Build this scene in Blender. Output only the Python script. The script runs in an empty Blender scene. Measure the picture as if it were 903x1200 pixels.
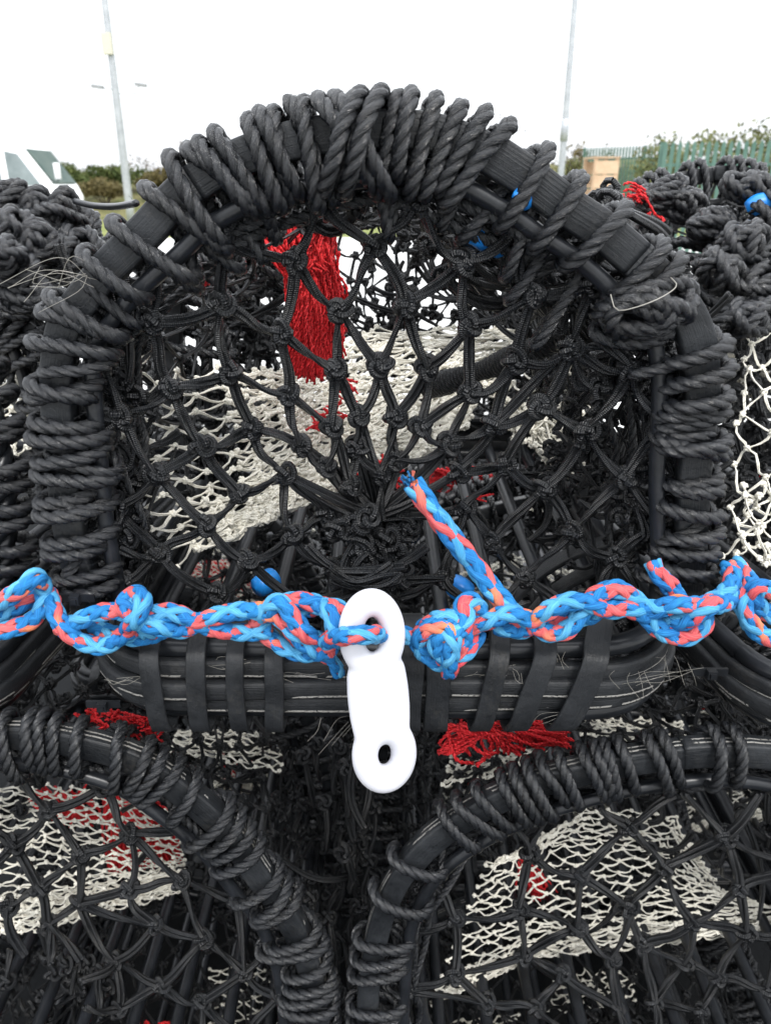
import bpy, math, random
import numpy as np
random.seed(7); rng = np.random.default_rng(7)
PI = math.pi
C = bpy.context.scene.collection
SC = bpy.context.scene

# ------------------------------------------------------------------ camera numbers
ZC, DC, FP = 1.5, 0.55, 906.0
PITCH = math.radians(23); cp, sp = math.cos(PITCH), math.sin(PITCH)
def at(x, y, Y):
    """photo pixel -> world point lying in the vertical plane at depth Y"""
    v = (600-y)/FP; u = (x-451.5)/FP
    t = (Y+DC)/(cp+v*sp)
    return np.array([u*t, Y, ZC+t*(v*cp-sp)])
def ats(pts, Y=None):
    return np.array([at(p[0], p[1], p[2] if len(p) > 2 else Y) for p in pts])

# ------------------------------------------------------------------ materials
def new_mat(name):
    m = bpy.data.materials.new(name); m.use_nodes = True
    nt = m.node_tree; b = nt.nodes['Principled BSDF']
    return m, nt, b
def math_node(nt, op, a, b=None):
    n = nt.nodes.new('ShaderNodeMath'); n.operation = op
    for i, v in enumerate((a, b)):
        if v is None: continue
        if isinstance(v, (int, float)): n.inputs[i].default_value = v
        else: nt.links.new(v, n.inputs[i])
    return n.outputs[0]
def ramp(nt, fac, stops):
    r = nt.nodes.new('ShaderNodeValToRGB'); nt.links.new(fac, r.inputs[0])
    e = r.color_ramp.elements
    while len(e) < len(stops): e.new(0.5)
    for i, (p, c) in enumerate(stops):
        e[i].position = p; e[i].color = (*c, 1) if len(c) == 3 else c
    return r.outputs[0]
def noise(nt, vec, scale, detail=3, rough=.55):
    n = nt.nodes.new('ShaderNodeTexNoise'); n.inputs['Scale'].default_value = scale
    n.inputs['Detail'].default_value = detail; n.inputs['Roughness'].default_value = rough
    if vec is not None: nt.links.new(vec, n.inputs['Vector'])
    return n.outputs['Fac']
def coords(nt, kind='Object'):
    return nt.nodes.new('ShaderNodeTexCoord').outputs[kind]
def uvsep(nt):
    s = nt.nodes.new('ShaderNodeSeparateXYZ'); nt.links.new(coords(nt, 'UV'), s.inputs[0])
    return s.outputs[0], s.outputs[1]
def comb(nt, x, y):
    c = nt.nodes.new('ShaderNodeCombineXYZ')
    nt.links.new(x, c.inputs[0]); nt.links.new(y, c.inputs[1]); return c.outputs[0]
def bump(nt, b, h, strength, dist):
    n = nt.nodes.new('ShaderNodeBump'); n.inputs['Strength'].default_value = strength
    n.inputs['Distance'].default_value = dist
    nt.links.new(h, n.inputs['Height']); nt.links.new(n.outputs[0], b.inputs['Normal'])

def dust(nt, b, col=(.085, .080, .070), amt=.26):
    """dried salt and mud in uneven patches"""
    src = b.inputs['Base Color'].links[0].from_socket
    n = noise(nt, coords(nt), 19, 5, .7); n2 = noise(nt, coords(nt), 260, 2)
    f = math_node(nt, 'MULTIPLY', ramp(nt, n, [(.50, (0, 0, 0)), (.68, (1, 1, 1))]), ramp(nt, n2, [(.40, (0, 0, 0)), (.62, (amt,)*3)]))
    mx = nt.nodes.new('ShaderNodeMix'); mx.data_type = 'RGBA'
    nt.links.new(f, mx.inputs['Factor']); nt.links.new(src, mx.inputs['A']); mx.inputs['B'].default_value = (*col, 1)
    nt.links.new(mx.outputs['Result'], b.inputs['Base Color'])
def rope_mat(name, c0, c1, rough=.45, spec=.5, fib=.0006, sheen=0.0):
    """laid rope: fine fibres running along each strand"""
    m, nt, b = new_mat(name)
    u, v = uvsep(nt)
    vec = comb(nt, math_node(nt, 'ADD', math_node(nt, 'MULTIPLY', u, 55), math_node(nt, 'MULTIPLY', v, 2.0)), math_node(nt, 'MULTIPLY', v, 34))
    f = noise(nt, vec, 1.0, 4, .65)
    big = noise(nt, coords(nt), 28, 3)
    mix = math_node(nt, 'ADD', math_node(nt, 'MULTIPLY', f, .72), math_node(nt, 'MULTIPLY', big, .28))
    nt.links.new(ramp(nt, mix, [(.36, c0), (.64, c1)]), b.inputs['Base Color'])
    if name.endswith('rope') and 'black' in name: dust(nt, b)
    b.inputs['Roughness'].default_value = rough
    b.inputs['Specular IOR Level'].default_value = spec
    if sheen: b.inputs['Sheen Weight'].default_value = sheen
    bump(nt, b, f, .9, fib)
    return m
def braid_mat(name, c0, c1, rough=.6, k=900, amp=.0009):
    """braided twine: herring-bone relief from the cord's own length and girth"""
    m, nt, b = new_mat(name)
    u, v = uvsep(nt)
    uk = math_node(nt, 'MULTIPLY', u, k); vk = math_node(nt, 'MULTIPLY', v, 2*PI*2)
    s1 = math_node(nt, 'SINE', math_node(nt, 'ADD', uk, vk)); s2 = math_node(nt, 'SINE', math_node(nt, 'SUBTRACT', uk, vk))
    h = math_node(nt, 'MULTIPLY', s1, s2)
    f = noise(nt, coords(nt), 900, 2)
    hh = math_node(nt, 'ADD', h, math_node(nt, 'MULTIPLY', f, 1.2))
    big = noise(nt, coords(nt), 30, 3)
    nt.links.new(ramp(nt, math_node(nt, 'ADD', math_node(nt, 'MULTIPLY', big, .6), math_node(nt, 'MULTIPLY', f, .4)), [(.35, c0), (.65, c1)]), b.inputs['Base Color'])
    b.inputs['Roughness'].default_value = rough
    dust(nt, b, amt=.2)
    b.inputs['Specular IOR Level'].default_value = .45
    bump(nt, b, hh, .8, amp)
    return m
def plain(name, c0, c1, rough=.5, spec=.5, scale=30, bscale=300, bamp=.0004, metal=0, sss=0):
    m, nt, b = new_mat(name)
    n = noise(nt, coords(nt), scale, 5, .6)
    nt.links.new(ramp(nt, n, [(.35, c0), (.65, c1)]), b.inputs['Base Color'])
    b.inputs['Roughness'].default_value = rough
    b.inputs['Specular IOR Level'].default_value = spec
    b.inputs['Metallic'].default_value = metal
    if bamp: bump(nt, b, noise(nt, coords(nt), bscale, 3), .6, bamp)
    return m
def rubber_mat(name, stripes, c0=(.006, .007, .0084), c1=(.024, .0265, .030)):
    """tyre rubber cut in strips; the pale cord ends show as broken lines along the cut"""
    m, nt, b = new_mat(name)
    u, v = uvsep(nt)
    n = noise(nt, coords(nt), 26, 6, .65)
    base = ramp(nt, n, [(.3, c0), (.7, c1)])
    wob = math_node(nt, 'MULTIPLY', math_node(nt, 'SUBTRACT', noise(nt, comb(nt, math_node(nt, 'MULTIPLY', u, 60), math_node(nt, 'MULTIPLY', v, 0)), 1.0, 3), .5), .03)
    tot = None
    for c, w in stripes:
        d = math_node(nt, 'ABSOLUTE', math_node(nt, 'SUBTRACT', math_node(nt, 'ADD', v, wob), c))
        s = math_node(nt, 'LESS_THAN', d, w)
        tot = s if tot is None else math_node(nt, 'MAXIMUM', tot, s)
    if tot is not None:
        brk = math_node(nt, 'MULTIPLY', math_node(nt, 'GREATER_THAN', noise(nt, comb(nt, math_node(nt, 'MULTIPLY', u, 420), math_node(nt, 'MULTIPLY', v, 40)), 1.0, 2), .41),
                        math_node(nt, 'GREATER_THAN', noise(nt, comb(nt, math_node(nt, 'MULTIPLY', u, 18), v), 1.0, 2), .44))
        fac = math_node(nt, 'MULTIPLY', tot, brk)
        mx = nt.nodes.new('ShaderNodeMix'); mx.data_type = 'RGBA'
        nt.links.new(fac, mx.inputs['Factor']); nt.links.new(base, mx.inputs['A']); mx.inputs['B'].default_value = (.30, .29, .27, 1)
        base = mx.outputs['Result']
    nt.links.new(base, b.inputs['Base Color']); dust(nt, b); b.inputs['Specular IOR Level'].default_value = .32
    nt.links.new(ramp(nt, n, [(.3, (.28,)*3), (.7, (.55,)*3)]), b.inputs['Roughness'])
    bump(nt, b, math_node(nt, 'ADD', noise(nt, coords(nt), 90, 6, .7), math_node(nt, 'MULTIPLY', noise(nt, comb(nt, math_node(nt, 'MULTIPLY', u, 12), math_node(nt, 'MULTIPLY', v, 60)), 1.0, 3), .5)), .7, .0016)
    return m

M = {}
M['rope'] = rope_mat('black_polypropylene_rope', (.003, .0034, .0042), (.017, .019, .023), .21, .66, .0012)
M['rope_worn'] = rope_mat('worn_black_rope', (.005, .0055, .0063), (.030, .033, .037), .26, .6, .0013)
M['twine'] = braid_mat('black_braided_twine', (.004, .0045, .0052), (.016, .0175, .020), .33, 2100, .0009)
M['white_twine'] = rope_mat('white_twine', (.70, .67, .57), (.90, .87, .78), .7, .3, .0003)
M['red_twine'] = rope_mat('red_twine', (.70, .012, .022), (.94, .045, .05), .5, .4, .0004)
M['rubber'] = rubber_mat('tyre_rubber', [(.59, .012), (.65, .010)])
M['rubber_base'] = rubber_mat('tyre_rubber_threads', [(.52, .022), (.60, .018)], (.008, .009, .0105), (.024, .026, .029))
M['rubber_plain'] = rubber_mat('strap_rubber', [], (.009, .010, .0115), (.024, .026, .029))
M['tube'] = plain('black_plastic_tube', (.006, .007, .0085), (.018, .020, .024), .32, .4, 20, 200, .0003)
M['blue_plastic'] = plain('blue_plastic', (.01, .17, .55), (.015, .24, .70), .35)
M['white_plastic'] = plain('white_plastic', (.58, .59, .64), (.68, .68, .72), .40, .45, 25, 60, .0004)
M['thread'] = plain('frayed_white_thread', (.22, .21, .18), (.34, .32, .29), .7, .3, 30, 300, 0)
def strand_mat(name, c0, c1, c2=None):
    m = rope_mat(name, c0, c1, .58, .3, .0016)
    if c2:
        nt = m.node_tree; b = nt.nodes['Principled BSDF']
        src = b.inputs['Base Color'].links[0].from_socket
        fac = ramp(nt, noise(nt, coords(nt), 30, 1), [(.60, (0, 0, 0)), (.72, (1, 1, 1))])
        mx = nt.nodes.new('ShaderNodeMix'); mx.data_type = 'RGBA'
        nt.links.new(fac, mx.inputs['Factor']); nt.links.new(src, mx.inputs['A']); mx.inputs['B'].default_value = (*c2, 1)
        nt.links.new(mx.outputs['Result'], b.inputs['Base Color'])
    return m
M['s_blue'] = strand_mat('blue_rope_strand', (.004, .085, .31), (.03, .29, .66))
M['s_light'] = strand_mat('light_blue_rope_strand', (.02, .22, .48), (.15, .50, .78))
M['s_coral'] = strand_mat('coral_rope_strand', (.48, .035, .055), (.84, .20, .19), (.82, .27, .12))
M['s_mix'] = strand_mat('coral_dark_rope_strand', (.60, .05, .08), (.80, .13, .14), (.06, .05, .055))

# ------------------------------------------------------------------ curve helpers
def cat(pts, ds):
    P = np.asarray(pts, float)
    if len(P) == 2:
        n = max(2, int(np.linalg.norm(P[1]-P[0])/ds)+1)
        return P[0]+(P[1]-P[0])*np.linspace(0, 1, n)[:, None]
    Q = np.vstack([2*P[0]-P[1], P, 2*P[-1]-P[-2]]); out = []
    t = np.linspace(0, 1, 24, endpoint=False)[:, None]
    for i in range(len(P)-1):
        a, b, c, d = Q[i:i+4]
        out.append(.5*((2*b)+(-a+c)*t+(2*a-5*b+4*c-d)*t*t+(-a+3*b-3*c+d)*t**3))
    out.append(P[-1:]); R = np.vstack(out)
    return resample(R, ds)
def arclen(P): return np.concatenate([[0], np.cumsum(np.linalg.norm(np.diff(P, axis=0), axis=1))])
def resample(P, ds):
    s = arclen(P); n = max(3, int(s[-1]/ds)+1); t = np.linspace(0, s[-1], n)
    return np.stack([np.interp(t, s, P[:, k]) for k in range(3)], 1)
def tangents(P):
    T = np.gradient(P, axis=0); return T/(np.linalg.norm(T, axis=1)[:, None]+1e-12)
def frames(P):
    T = tangents(P); N = np.empty_like(P)
    a = np.array([0, 0, 1.]) if abs(T[0][2]) < .8 else np.array([1., 0, 0])
    n = a-T[0]*a.dot(T[0]); N[0] = n/np.linalg.norm(n)
    Tl = T.tolist(); n = N[0].tolist(); out = [n]
    for i in range(1, len(P)):
        t = Tl[i]; d = n[0]*t[0]+n[1]*t[1]+n[2]*t[2]
        n = [n[0]-d*t[0], n[1]-d*t[1], n[2]-d*t[2]]
        l = math.sqrt(n[0]**2+n[1]**2+n[2]**2)+1e-12
        n = [n[0]/l, n[1]/l, n[2]/l]; out.append(n)
    N = np.array(out); return T, N, np.cross(T, N)

class MB:
    def __init__(s): s.v = []; s.f = []; s.uv = []; s.m = []; s.n = 0
    def grid(s, V, UV, mat=0, wrap=True):
        """V: (rows, cols, 3) ring grid"""
        r, c = V.shape[:2]
        s.v.append(V.reshape(-1, 3))
        i = np.arange(r-1)[:, None]*c; j = np.arange(c if wrap else c-1)[None, :]; j2 = (j+1) % c
        F = np.stack([i+j, i+j2, i+c+j2, i+c+j], -1).reshape(-1, 4)+s.n
        s.f.append(F); s.n += r*c
        us, vs = UV
        jj = np.broadcast_to(j, (r-1, j.shape[1])); ii = np.broadcast_to(np.arange(r-1)[:, None], jj.shape)
        vnext = vs[jj+1] if len(vs) > c-(0 if wrap else 1) and wrap else vs[np.minimum(jj+1, len(vs)-1)]
        q = np.stack([np.stack([us[ii], vs[jj]], -1), np.stack([us[ii], vnext], -1),
                      np.stack([us[ii+1], vnext], -1), np.stack([us[ii+1], vs[jj]], -1)], 2)
        s.uv.append(q.reshape(-1, 2)); s.m.append(np.full(len(F), mat, np.int32))
    def tube(s, P, r, n=8, mat=0, fr=None, cap=True, flat=1.0, u0=None):
        P = np.asarray(P, float)
        if fr is None: T, N, B = frames(P)
        else: T, N, B = fr
        r = np.broadcast_to(np.asarray(r, float), (len(P),)).copy()
        sl = arclen(P)
        if cap:
            P = np.vstack([P[:1]-T[:1]*r[0]*.35, P[:1], P[1:-1], P[-1:], P[-1:]+T[-1:]*r[-1]*.35])
            N = np.vstack([N[:1], N, N[-1:]]); B = np.vstack([B[:1], B, B[-1:]])
            r = np.concatenate([[r[0]*.15], r, [r[-1]*.15]]); sl = np.concatenate([[sl[0]-.001], sl, [sl[-1]+.001]])
        a = np.arange(n)*2*PI/n
        V = P[:, None]+r[:, None, None]*(np.cos(a)[None, :, None]*N[:, None]*flat+np.sin(a)[None, :, None]*B[:, None])
        s.grid(V, (sl+(rng.random() if u0 is None else u0), np.linspace(0, 1, n+1)), mat)
    def sweep(s, P, N, B, sec, mat=0, closed_ends=True, twist=None):
        """sec: (k,2) closed outline in (N,B)"""
        sec = np.asarray(sec, float); k = len(sec)
        V = P[:, None]+sec[None, :, 0, None]*N[:, None]+sec[None, :, 1, None]*B[:, None]
        per = np.concatenate([[0], np.cumsum(np.linalg.norm(np.diff(np.vstack([sec, sec[:1]]), axis=0), axis=1))]); per /= per[-1]
        sl = arclen(P)
        if closed_ends:
            V = np.concatenate([V[:1].mean(1, keepdims=True)+(V[:1]-V[:1].mean(1, keepdims=True))*.02, V, V[-1:].mean(1, keepdims=True)+(V[-1:]-V[-1:].mean(1, keepdims=True))*.02])
            sl = np.concatenate([[sl[0]], sl, [sl[-1]]])
        s.grid(V, (sl+rng.random(), per), mat)
    def laid(s, P, R, pitch=.03, n=3, sides=8, mat=0, k=.54, jit=0, ph=None, mats=None):
        """rope laid from n strands twisted round the path P"""
        T, N, B = frames(P); sl = arclen(P); ph = rng.random()*6 if ph is None else ph
        Rs = np.broadcast_to(np.asarray(R, float), (len(P),))
        wob = 1+jit*np.sin(sl*170+ph*3)
        for i in range(n):
            th = sl/pitch*2*PI+ph+i*2*PI/n
            rad = np.cos(th)[:, None]*N+np.sin(th)[:, None]*B
            Q = P+rad*(Rs*(1-k)*wob)[:, None]
            TT = tangents(Q); NN = rad-TT*(rad*TT).sum(1)[:, None]; NN /= np.linalg.norm(NN, axis=1)[:, None]
            s.tube(Q, Rs*k*(1.06), sides, mats[i] if mats else mat, (TT, NN, np.cross(TT, NN)))
    def braid(s, P, R, mats, period=.042, sides=6):
        """solid braid: eight flattened strands, four each way, passing over and under"""
        T, N, B = frames(P); sl = arclen(P); ph = rng.random()*6
        for d in (1, -1):
            for i in range(4):
                th = d*(sl/period*2*PI)+ph+i*PI/2+(PI/4 if d < 0 else 0)
                rad = np.cos(th)[:, None]*N+np.sin(th)[:, None]*B
                over = d*np.sin(4*sl/period*2*PI*1.0+i*PI)
                rr = R*(.72+.10*over)
                Q = P+rad*rr[:, None]; TT = tangents(Q)
                NN = rad-TT*(rad*TT).sum(1)[:, None]; NN /= np.linalg.norm(NN, axis=1)[:, None]
                s.tube(Q, R*.47, 8, mats[(i if d > 0 else 4+i)], (TT, NN, np.cross(TT, NN)), flat=.62)
        s.tube(P, R*.62, 6, mats[0], (T, N, B))
    def box(s, c, h, R=None, mat=0):
        c = np.asarray(c, float); h = np.asarray(h, float)
        q = np.array([[-1, -1], [1, -1], [1, 1], [-1, 1]], float)
        V = []
        for z, k in ((-1, 0), (-1, 1), (1, 1), (1, 0)):
            V.append(np.column_stack([q*h[:2]*(1 if k else .0001), np.full(4, z*h[2])]))
        V = np.array(V)
        if R is not None: V = V@np.asarray(R).T
        s.grid(V+c, (np.arange(4)*.05, np.linspace(0, 1, 5)), mat)
    def poly(s, V, F, mat=0):
        V = np.asarray(V, float); F = np.asarray(F)
        s.v.append(V); s.f.append(F+s.n); s.n += len(V)
        uv = V[F][:, :, :2].reshape(-1, 2); s.uv.append(uv); s.m.append(np.full(len(F), mat, np.int32))
    def build(s, name, mats, parent=None, smooth=True, origin=None):
        me = bpy.data.meshes.new(name)
        V = np.vstack(s.v); F = np.vstack(s.f); UV = np.vstack(s.uv)
        if origin is not None: V = V-np.asarray(origin)
        me.vertices.add(len(V)); me.vertices.foreach_set('co', V.astype(np.float32).ravel())
        me.loops.add(F.size); me.loops.foreach_set('vertex_index', F.astype(np.int32).ravel())
        me.polygons.add(len(F)); me.polygons.foreach_set('loop_start', np.arange(0, F.size, 4, dtype=np.int32))
        me.polygons.foreach_set('material_index', np.concatenate(s.m))
        me.polygons.foreach_set('use_smooth', np.full(len(F), smooth))
        l = me.uv_layers.new(name='UVMap'); l.data.foreach_set('uv', UV.astype(np.float32).ravel())
        me.update(calc_edges=True); me.validate()
        for m in (mats if isinstance(mats, (list, tuple)) else [mats]): me.materials.append(m)
        o = bpy.data.objects.new(name, me); C.objects.link(o)
        if parent: o.parent = parent
        return o

def tag(o, label=None, cat_=None, group=None, kind=None):
    if label: o['label'] = label
    if cat_: o['category'] = cat_
    if group: o['group'] = group
    if kind: o['kind'] = kind
    return o
def empty(name, loc=(0, 0, 0), rz=0):
    o = bpy.data.objects.new(name, None); C.objects.link(o); o.location = loc; o.rotation_euler = (0, 0, rz)
    o.empty_display_size = .1; return o

# ------------------------------------------------------------------ net helpers
def knot(mb, p, size, r, mat=0, n=34, sides=6, view=True):
    """a closed sheet-bend like tangle of the twine at a mesh crossing"""
    t = np.linspace(0, 2*PI, n)
    K = np.stack([(2+np.cos(3*t))*np.cos(2*t), np.sin(3*t)*1.7, (2+np.cos(3*t))*np.sin(2*t)], 1)/3.
    a, b, c = rng.random(3)*2*PI; b = (b-PI)*.22; c = (c-PI)*.15
    Ra = np.array([[math.cos(a), 0, math.sin(a)], [0, 1, 0], [-math.sin(a), 0, math.cos(a)]])
    Rb = np.array([[1, 0, 0], [0, math.cos(b), -math.sin(b)], [0, math.sin(b), math.cos(b)]])
    K = K*np.array([1, 1, .85]); K = K@Ra.T@Rb.T
    mb.tube(p+K*size, r, sides, mat, cap=False)
def link(mb, a, b, R, sag=.004, mat=0, ds=.004, sides=6, pair=True, pitch=None):
    a = np.asarray(a, float); b = np.asarray(b, float); L = np.linalg.norm(b-a)
    if L < 1e-4: return
    side = rng.normal(size=3); d = (b-a)/L; side -= d*side.dot(d); side /= np.linalg.norm(side)+1e-9
    n = max(5, int(L/ds)); t = np.linspace(0, 1, n)[:, None]
    P = a+(b-a)*t+side*(sag*np.sin(PI*t)*rng.uniform(.2, 1.4))-np.array([0, 0, 1.])*sag*.8*np.sin(PI*t)
    P += rng.normal(size=3)*.0008*np.sin(2*PI*t)
    if pair: mb.laid(P, R, pitch or L*rng.uniform(2.0, 6.), 2, sides, mat, k=.52)
    else: mb.tube(P, R, sides, mat, cap=False)
def graph_net(mb, nodes, links, R=.0043, ks=.0088, kr=.0028, sag=.004, mat=0):
    for p in nodes: knot(mb, np.asarray(p), ks*rng.uniform(.9, 1.15), kr, mat); knot(mb, np.asarray(p)+rng.normal(size=3)*.0015, ks*.75, kr, mat, 26)
    for a, b in links: link(mb, a, b, R, sag, mat)
def surf_net(mb, S, nu, nv, r, jit=.004, kn=True, ks=None, mat=0, sag=.003, pair=False, hole=0, sides=5):
    """diamond netting stretched over the surface S(u,v), u,v in 0..1"""
    P = {}
    for i in range(nu+1):
        for j in range(nv+1):
            if (i+j) % 2: continue
            P[i, j] = S(i/nu, j/nv)+rng.normal(size=3)*jit
    for (i, j), p in P.items():
        if kn: knot(mb, p, (ks or r*2.4), r*1.02, mat, 16, 4)
        for di in (1, -1):
            q = P.get((i+di, j+1))
            if q is not None and rng.random() >= hole:
                link(mb, p, q, r, sag, mat, .010, sides, pair)
def ctrl(grid):
    """surface through a control grid [row v][col u] of 3-D points (smooth interpolation)"""
    G = np.array(grid, float)
    def S(u, v):
        r, c = G.shape[:2]; x = min(max(u, 0), 1)*(c-1); y = min(max(v, 0), 1)*(r-1)
        i = min(int(x), c-2); j = min(int(y), r-2); fx = x-i; fy = y-j
        return (G[j, i]*(1-fx)+G[j, i+1]*fx)*(1-fy)+(G[j+1, i]*(1-fx)+G[j+1, i+1]*fx)*fy
    return S

# ------------------------------------------------------------------ pot pieces
SEC = []
def band_section(w, t, rc=.0022):
    """rounded rectangle, w in N direction, t in depth; starts at the inner back corner"""
    pts = []
    for cx, cy, a0 in ((-w/2+rc, t/2-rc, PI/2), (-w/2+rc, -t/2+rc, PI), (w/2-rc, -t/2+rc, 1.5*PI), (w/2-rc, t/2-rc, 0)):
        for k in range(3):
            a = a0+k*PI/4; pts.append((cx+rc*math.cos(a), cy+rc*math.sin(a)))
    return pts
D = np.array([0, 1., 0])
def planar(P, flip=1):
    """tangent and outward normal of an arch traced left-bottom -> top -> right-bottom in an xz plane"""
    T = tangents(P); N = np.cross(T, D)*flip
    N /= np.linalg.norm(N, axis=1)[:, None]; return T, N
def arch_parts(root, P, width=.020, thick=.016, inner=.036, strip_len=True):
    T, N = planar(P)
    if N[len(N)//2][2] < 0: N = -N
    B = np.broadcast_to(D, P.shape)
    mb = MB()
    # the sleeve is made of several lengths butted together
    s = arclen(P); L = s[-1]; cut = [0]
    while cut[-1] < L: cut.append(cut[-1]+rng.uniform(.10, .22))
    cut[-1] = L
    for k in range(len(cut)-1):
        i0 = np.searchsorted(s, cut[k]); i1 = min(np.searchsorted(s, cut[k+1]-.0015)+1, len(s))
        if i1-i0 < 3: continue
        o = rng.uniform(-.0012, .0012)
        mb.sweep(P[i0:i1]+N[i0:i1]*o, N[i0:i1], B[i0:i1], band_section(width*rng.uniform(.93, 1.05), thick))
    mb.build('arch_frame', M['rubber'], root)
    mb = MB(); wob = np.sin(arclen(P)*17)[:, None]*.003
    mb.tube(P-N*(inner+wob), .0062, 10, cap=True)
    mb.build('inner_hoop', M['tube'], root)
    return T, N
def binding(mb, P, N, turns, R=.0057, a_out=.0178, a_in=.042, b=.0165, lean=.0, jit=1.0, worn=0, ain_f=None, sides=8, ds=.0032):
    """rope lashed round the arch; turns = arc positions of each turn"""
    s = arclen(P); pts = []
    turns = list(turns)
    for k, s0 in enumerate(turns):
        s1 = turns[k+1] if k+1 < len(turns) else s0+.015
        ain = (ain_f(s0) if ain_f else a_in)*(1+.13*jit*rng.normal()); aout = a_out*(1+.07*jit*abs(rng.normal()))
        le = (lean(s0) if callable(lean) else lean)+rng.normal()*.0055*jit
        bb = b*(1+.16*jit*rng.normal())
        m = 18
        for q in range(m):
            ph = 2*PI*q/m
            sh = le*(1-math.cos(ph))/2 if ph <= PI else le+(s1-s0-le)*(1-math.cos(ph-PI))/2
            ss = min(max(s0+sh, 0), s[-1])
            c = np.array([np.interp(ss, s, P[:, j]) for j in range(3)]); n = np.array([np.interp(ss, s, N[:, j]) for j in range(3)])
            rad = (aout+ain)/2; off = (aout-ain)/2
            cx, cy = math.cos(ph), math.sin(ph)
            x = off+rad*math.copysign(abs(cx)**.85, cx); y = -bb*math.copysign(abs(cy)**.75, cy)
            pts.append(c+n*x+D*y)
    Q = cat(np.array(pts), ds)
    mb.laid(Q, R, .034, 3, sides, 0, k=.52, jit=.03)
def nearest_s(P, x, y, Y, org=np.zeros(3)):
    q = at(x, y, Y)-org; d = np.linalg.norm(P-q, axis=1); return arclen(P)[int(d.argmin())]
def rough_path(P, amp, f=9):
    s = arclen(P); o = rng.random(3)*6
    return P+amp*np.stack([np.sin(s*f*2*PI+o[0])+.5*np.sin(s*f*5+o[0]), np.sin(s*f*4.7+o[1]), np.sin(s*f*5.6+o[2])], 1)
def head_ropes(mb, P, N, n=3, off=(.03, .06), R=.006, amp=.004, dy=.012):
    for k in range(n):
        o = rng.uniform(*off)
        Q = rough_path(P-N*o+D*rng.uniform(-dy, dy)*1.0, amp)
        mb.laid(cat(Q[::6], .0045), R*rng.uniform(.8, 1.1), .03, 3, 6, k=.52)

def arch_net(mb, P, N, y0, y1, nu, nv, r=.0022, inset=.02, sag=.03, jit=.006, s0=0, s1=1, pair=True):
    """netting over the arches between two depths, sagging inwards half-way"""
    s = arclen(P); L = s[-1]
    def S(u, v):
        ss = (s0+(s1-s0)*u)*L
        p = np.array([np.interp(ss, s, P[:, j]) for j in range(3)]); n = np.array([np.interp(ss, s, N[:, j]) for j in range(3)])
        return p-n*(inset+sag*math.sin(PI*v))+D*(y0+(y1-y0)*v)
    surf_net(mb, S, nu, nv, r, jit, True, r*2.6, 0, .004, pair)
def inside_net(mb, P, y, rows, cols, r=.0022, depth=.0, jit=.006, org=None):
    """netting closing an end: rings shrinking from the arch to a hub low in the middle"""
    zmin = P[:, 2].min(); cx = (P[0, 0]+P[-1, 0])/2; hub = np.array([cx, 0, zmin+.36*(P[:, 2].max()-zmin)])
    s = arclen(P)
    # outline = arch plus base line
    base = np.linspace(P[-1], P[0], 12)[1:-1]; O = np.vstack([P[::4], base]); O = np.vstack([O, O[:1]])
    so = arclen(O)
    def S(u, v):
        ss = (u % 1.0)*so[-1]; p = np.array([np.interp(ss, so, O[:, j]) for j in range(3)]); p[1] = 0
        k = .93*(1-v)**1.15+.07
        q = hub+(p-hub)*k; q[1] = y+depth*(1-k); return q
    surf_net(mb, S, cols, rows, r, jit, True, r*2.6, 0, .003, True)

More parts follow.
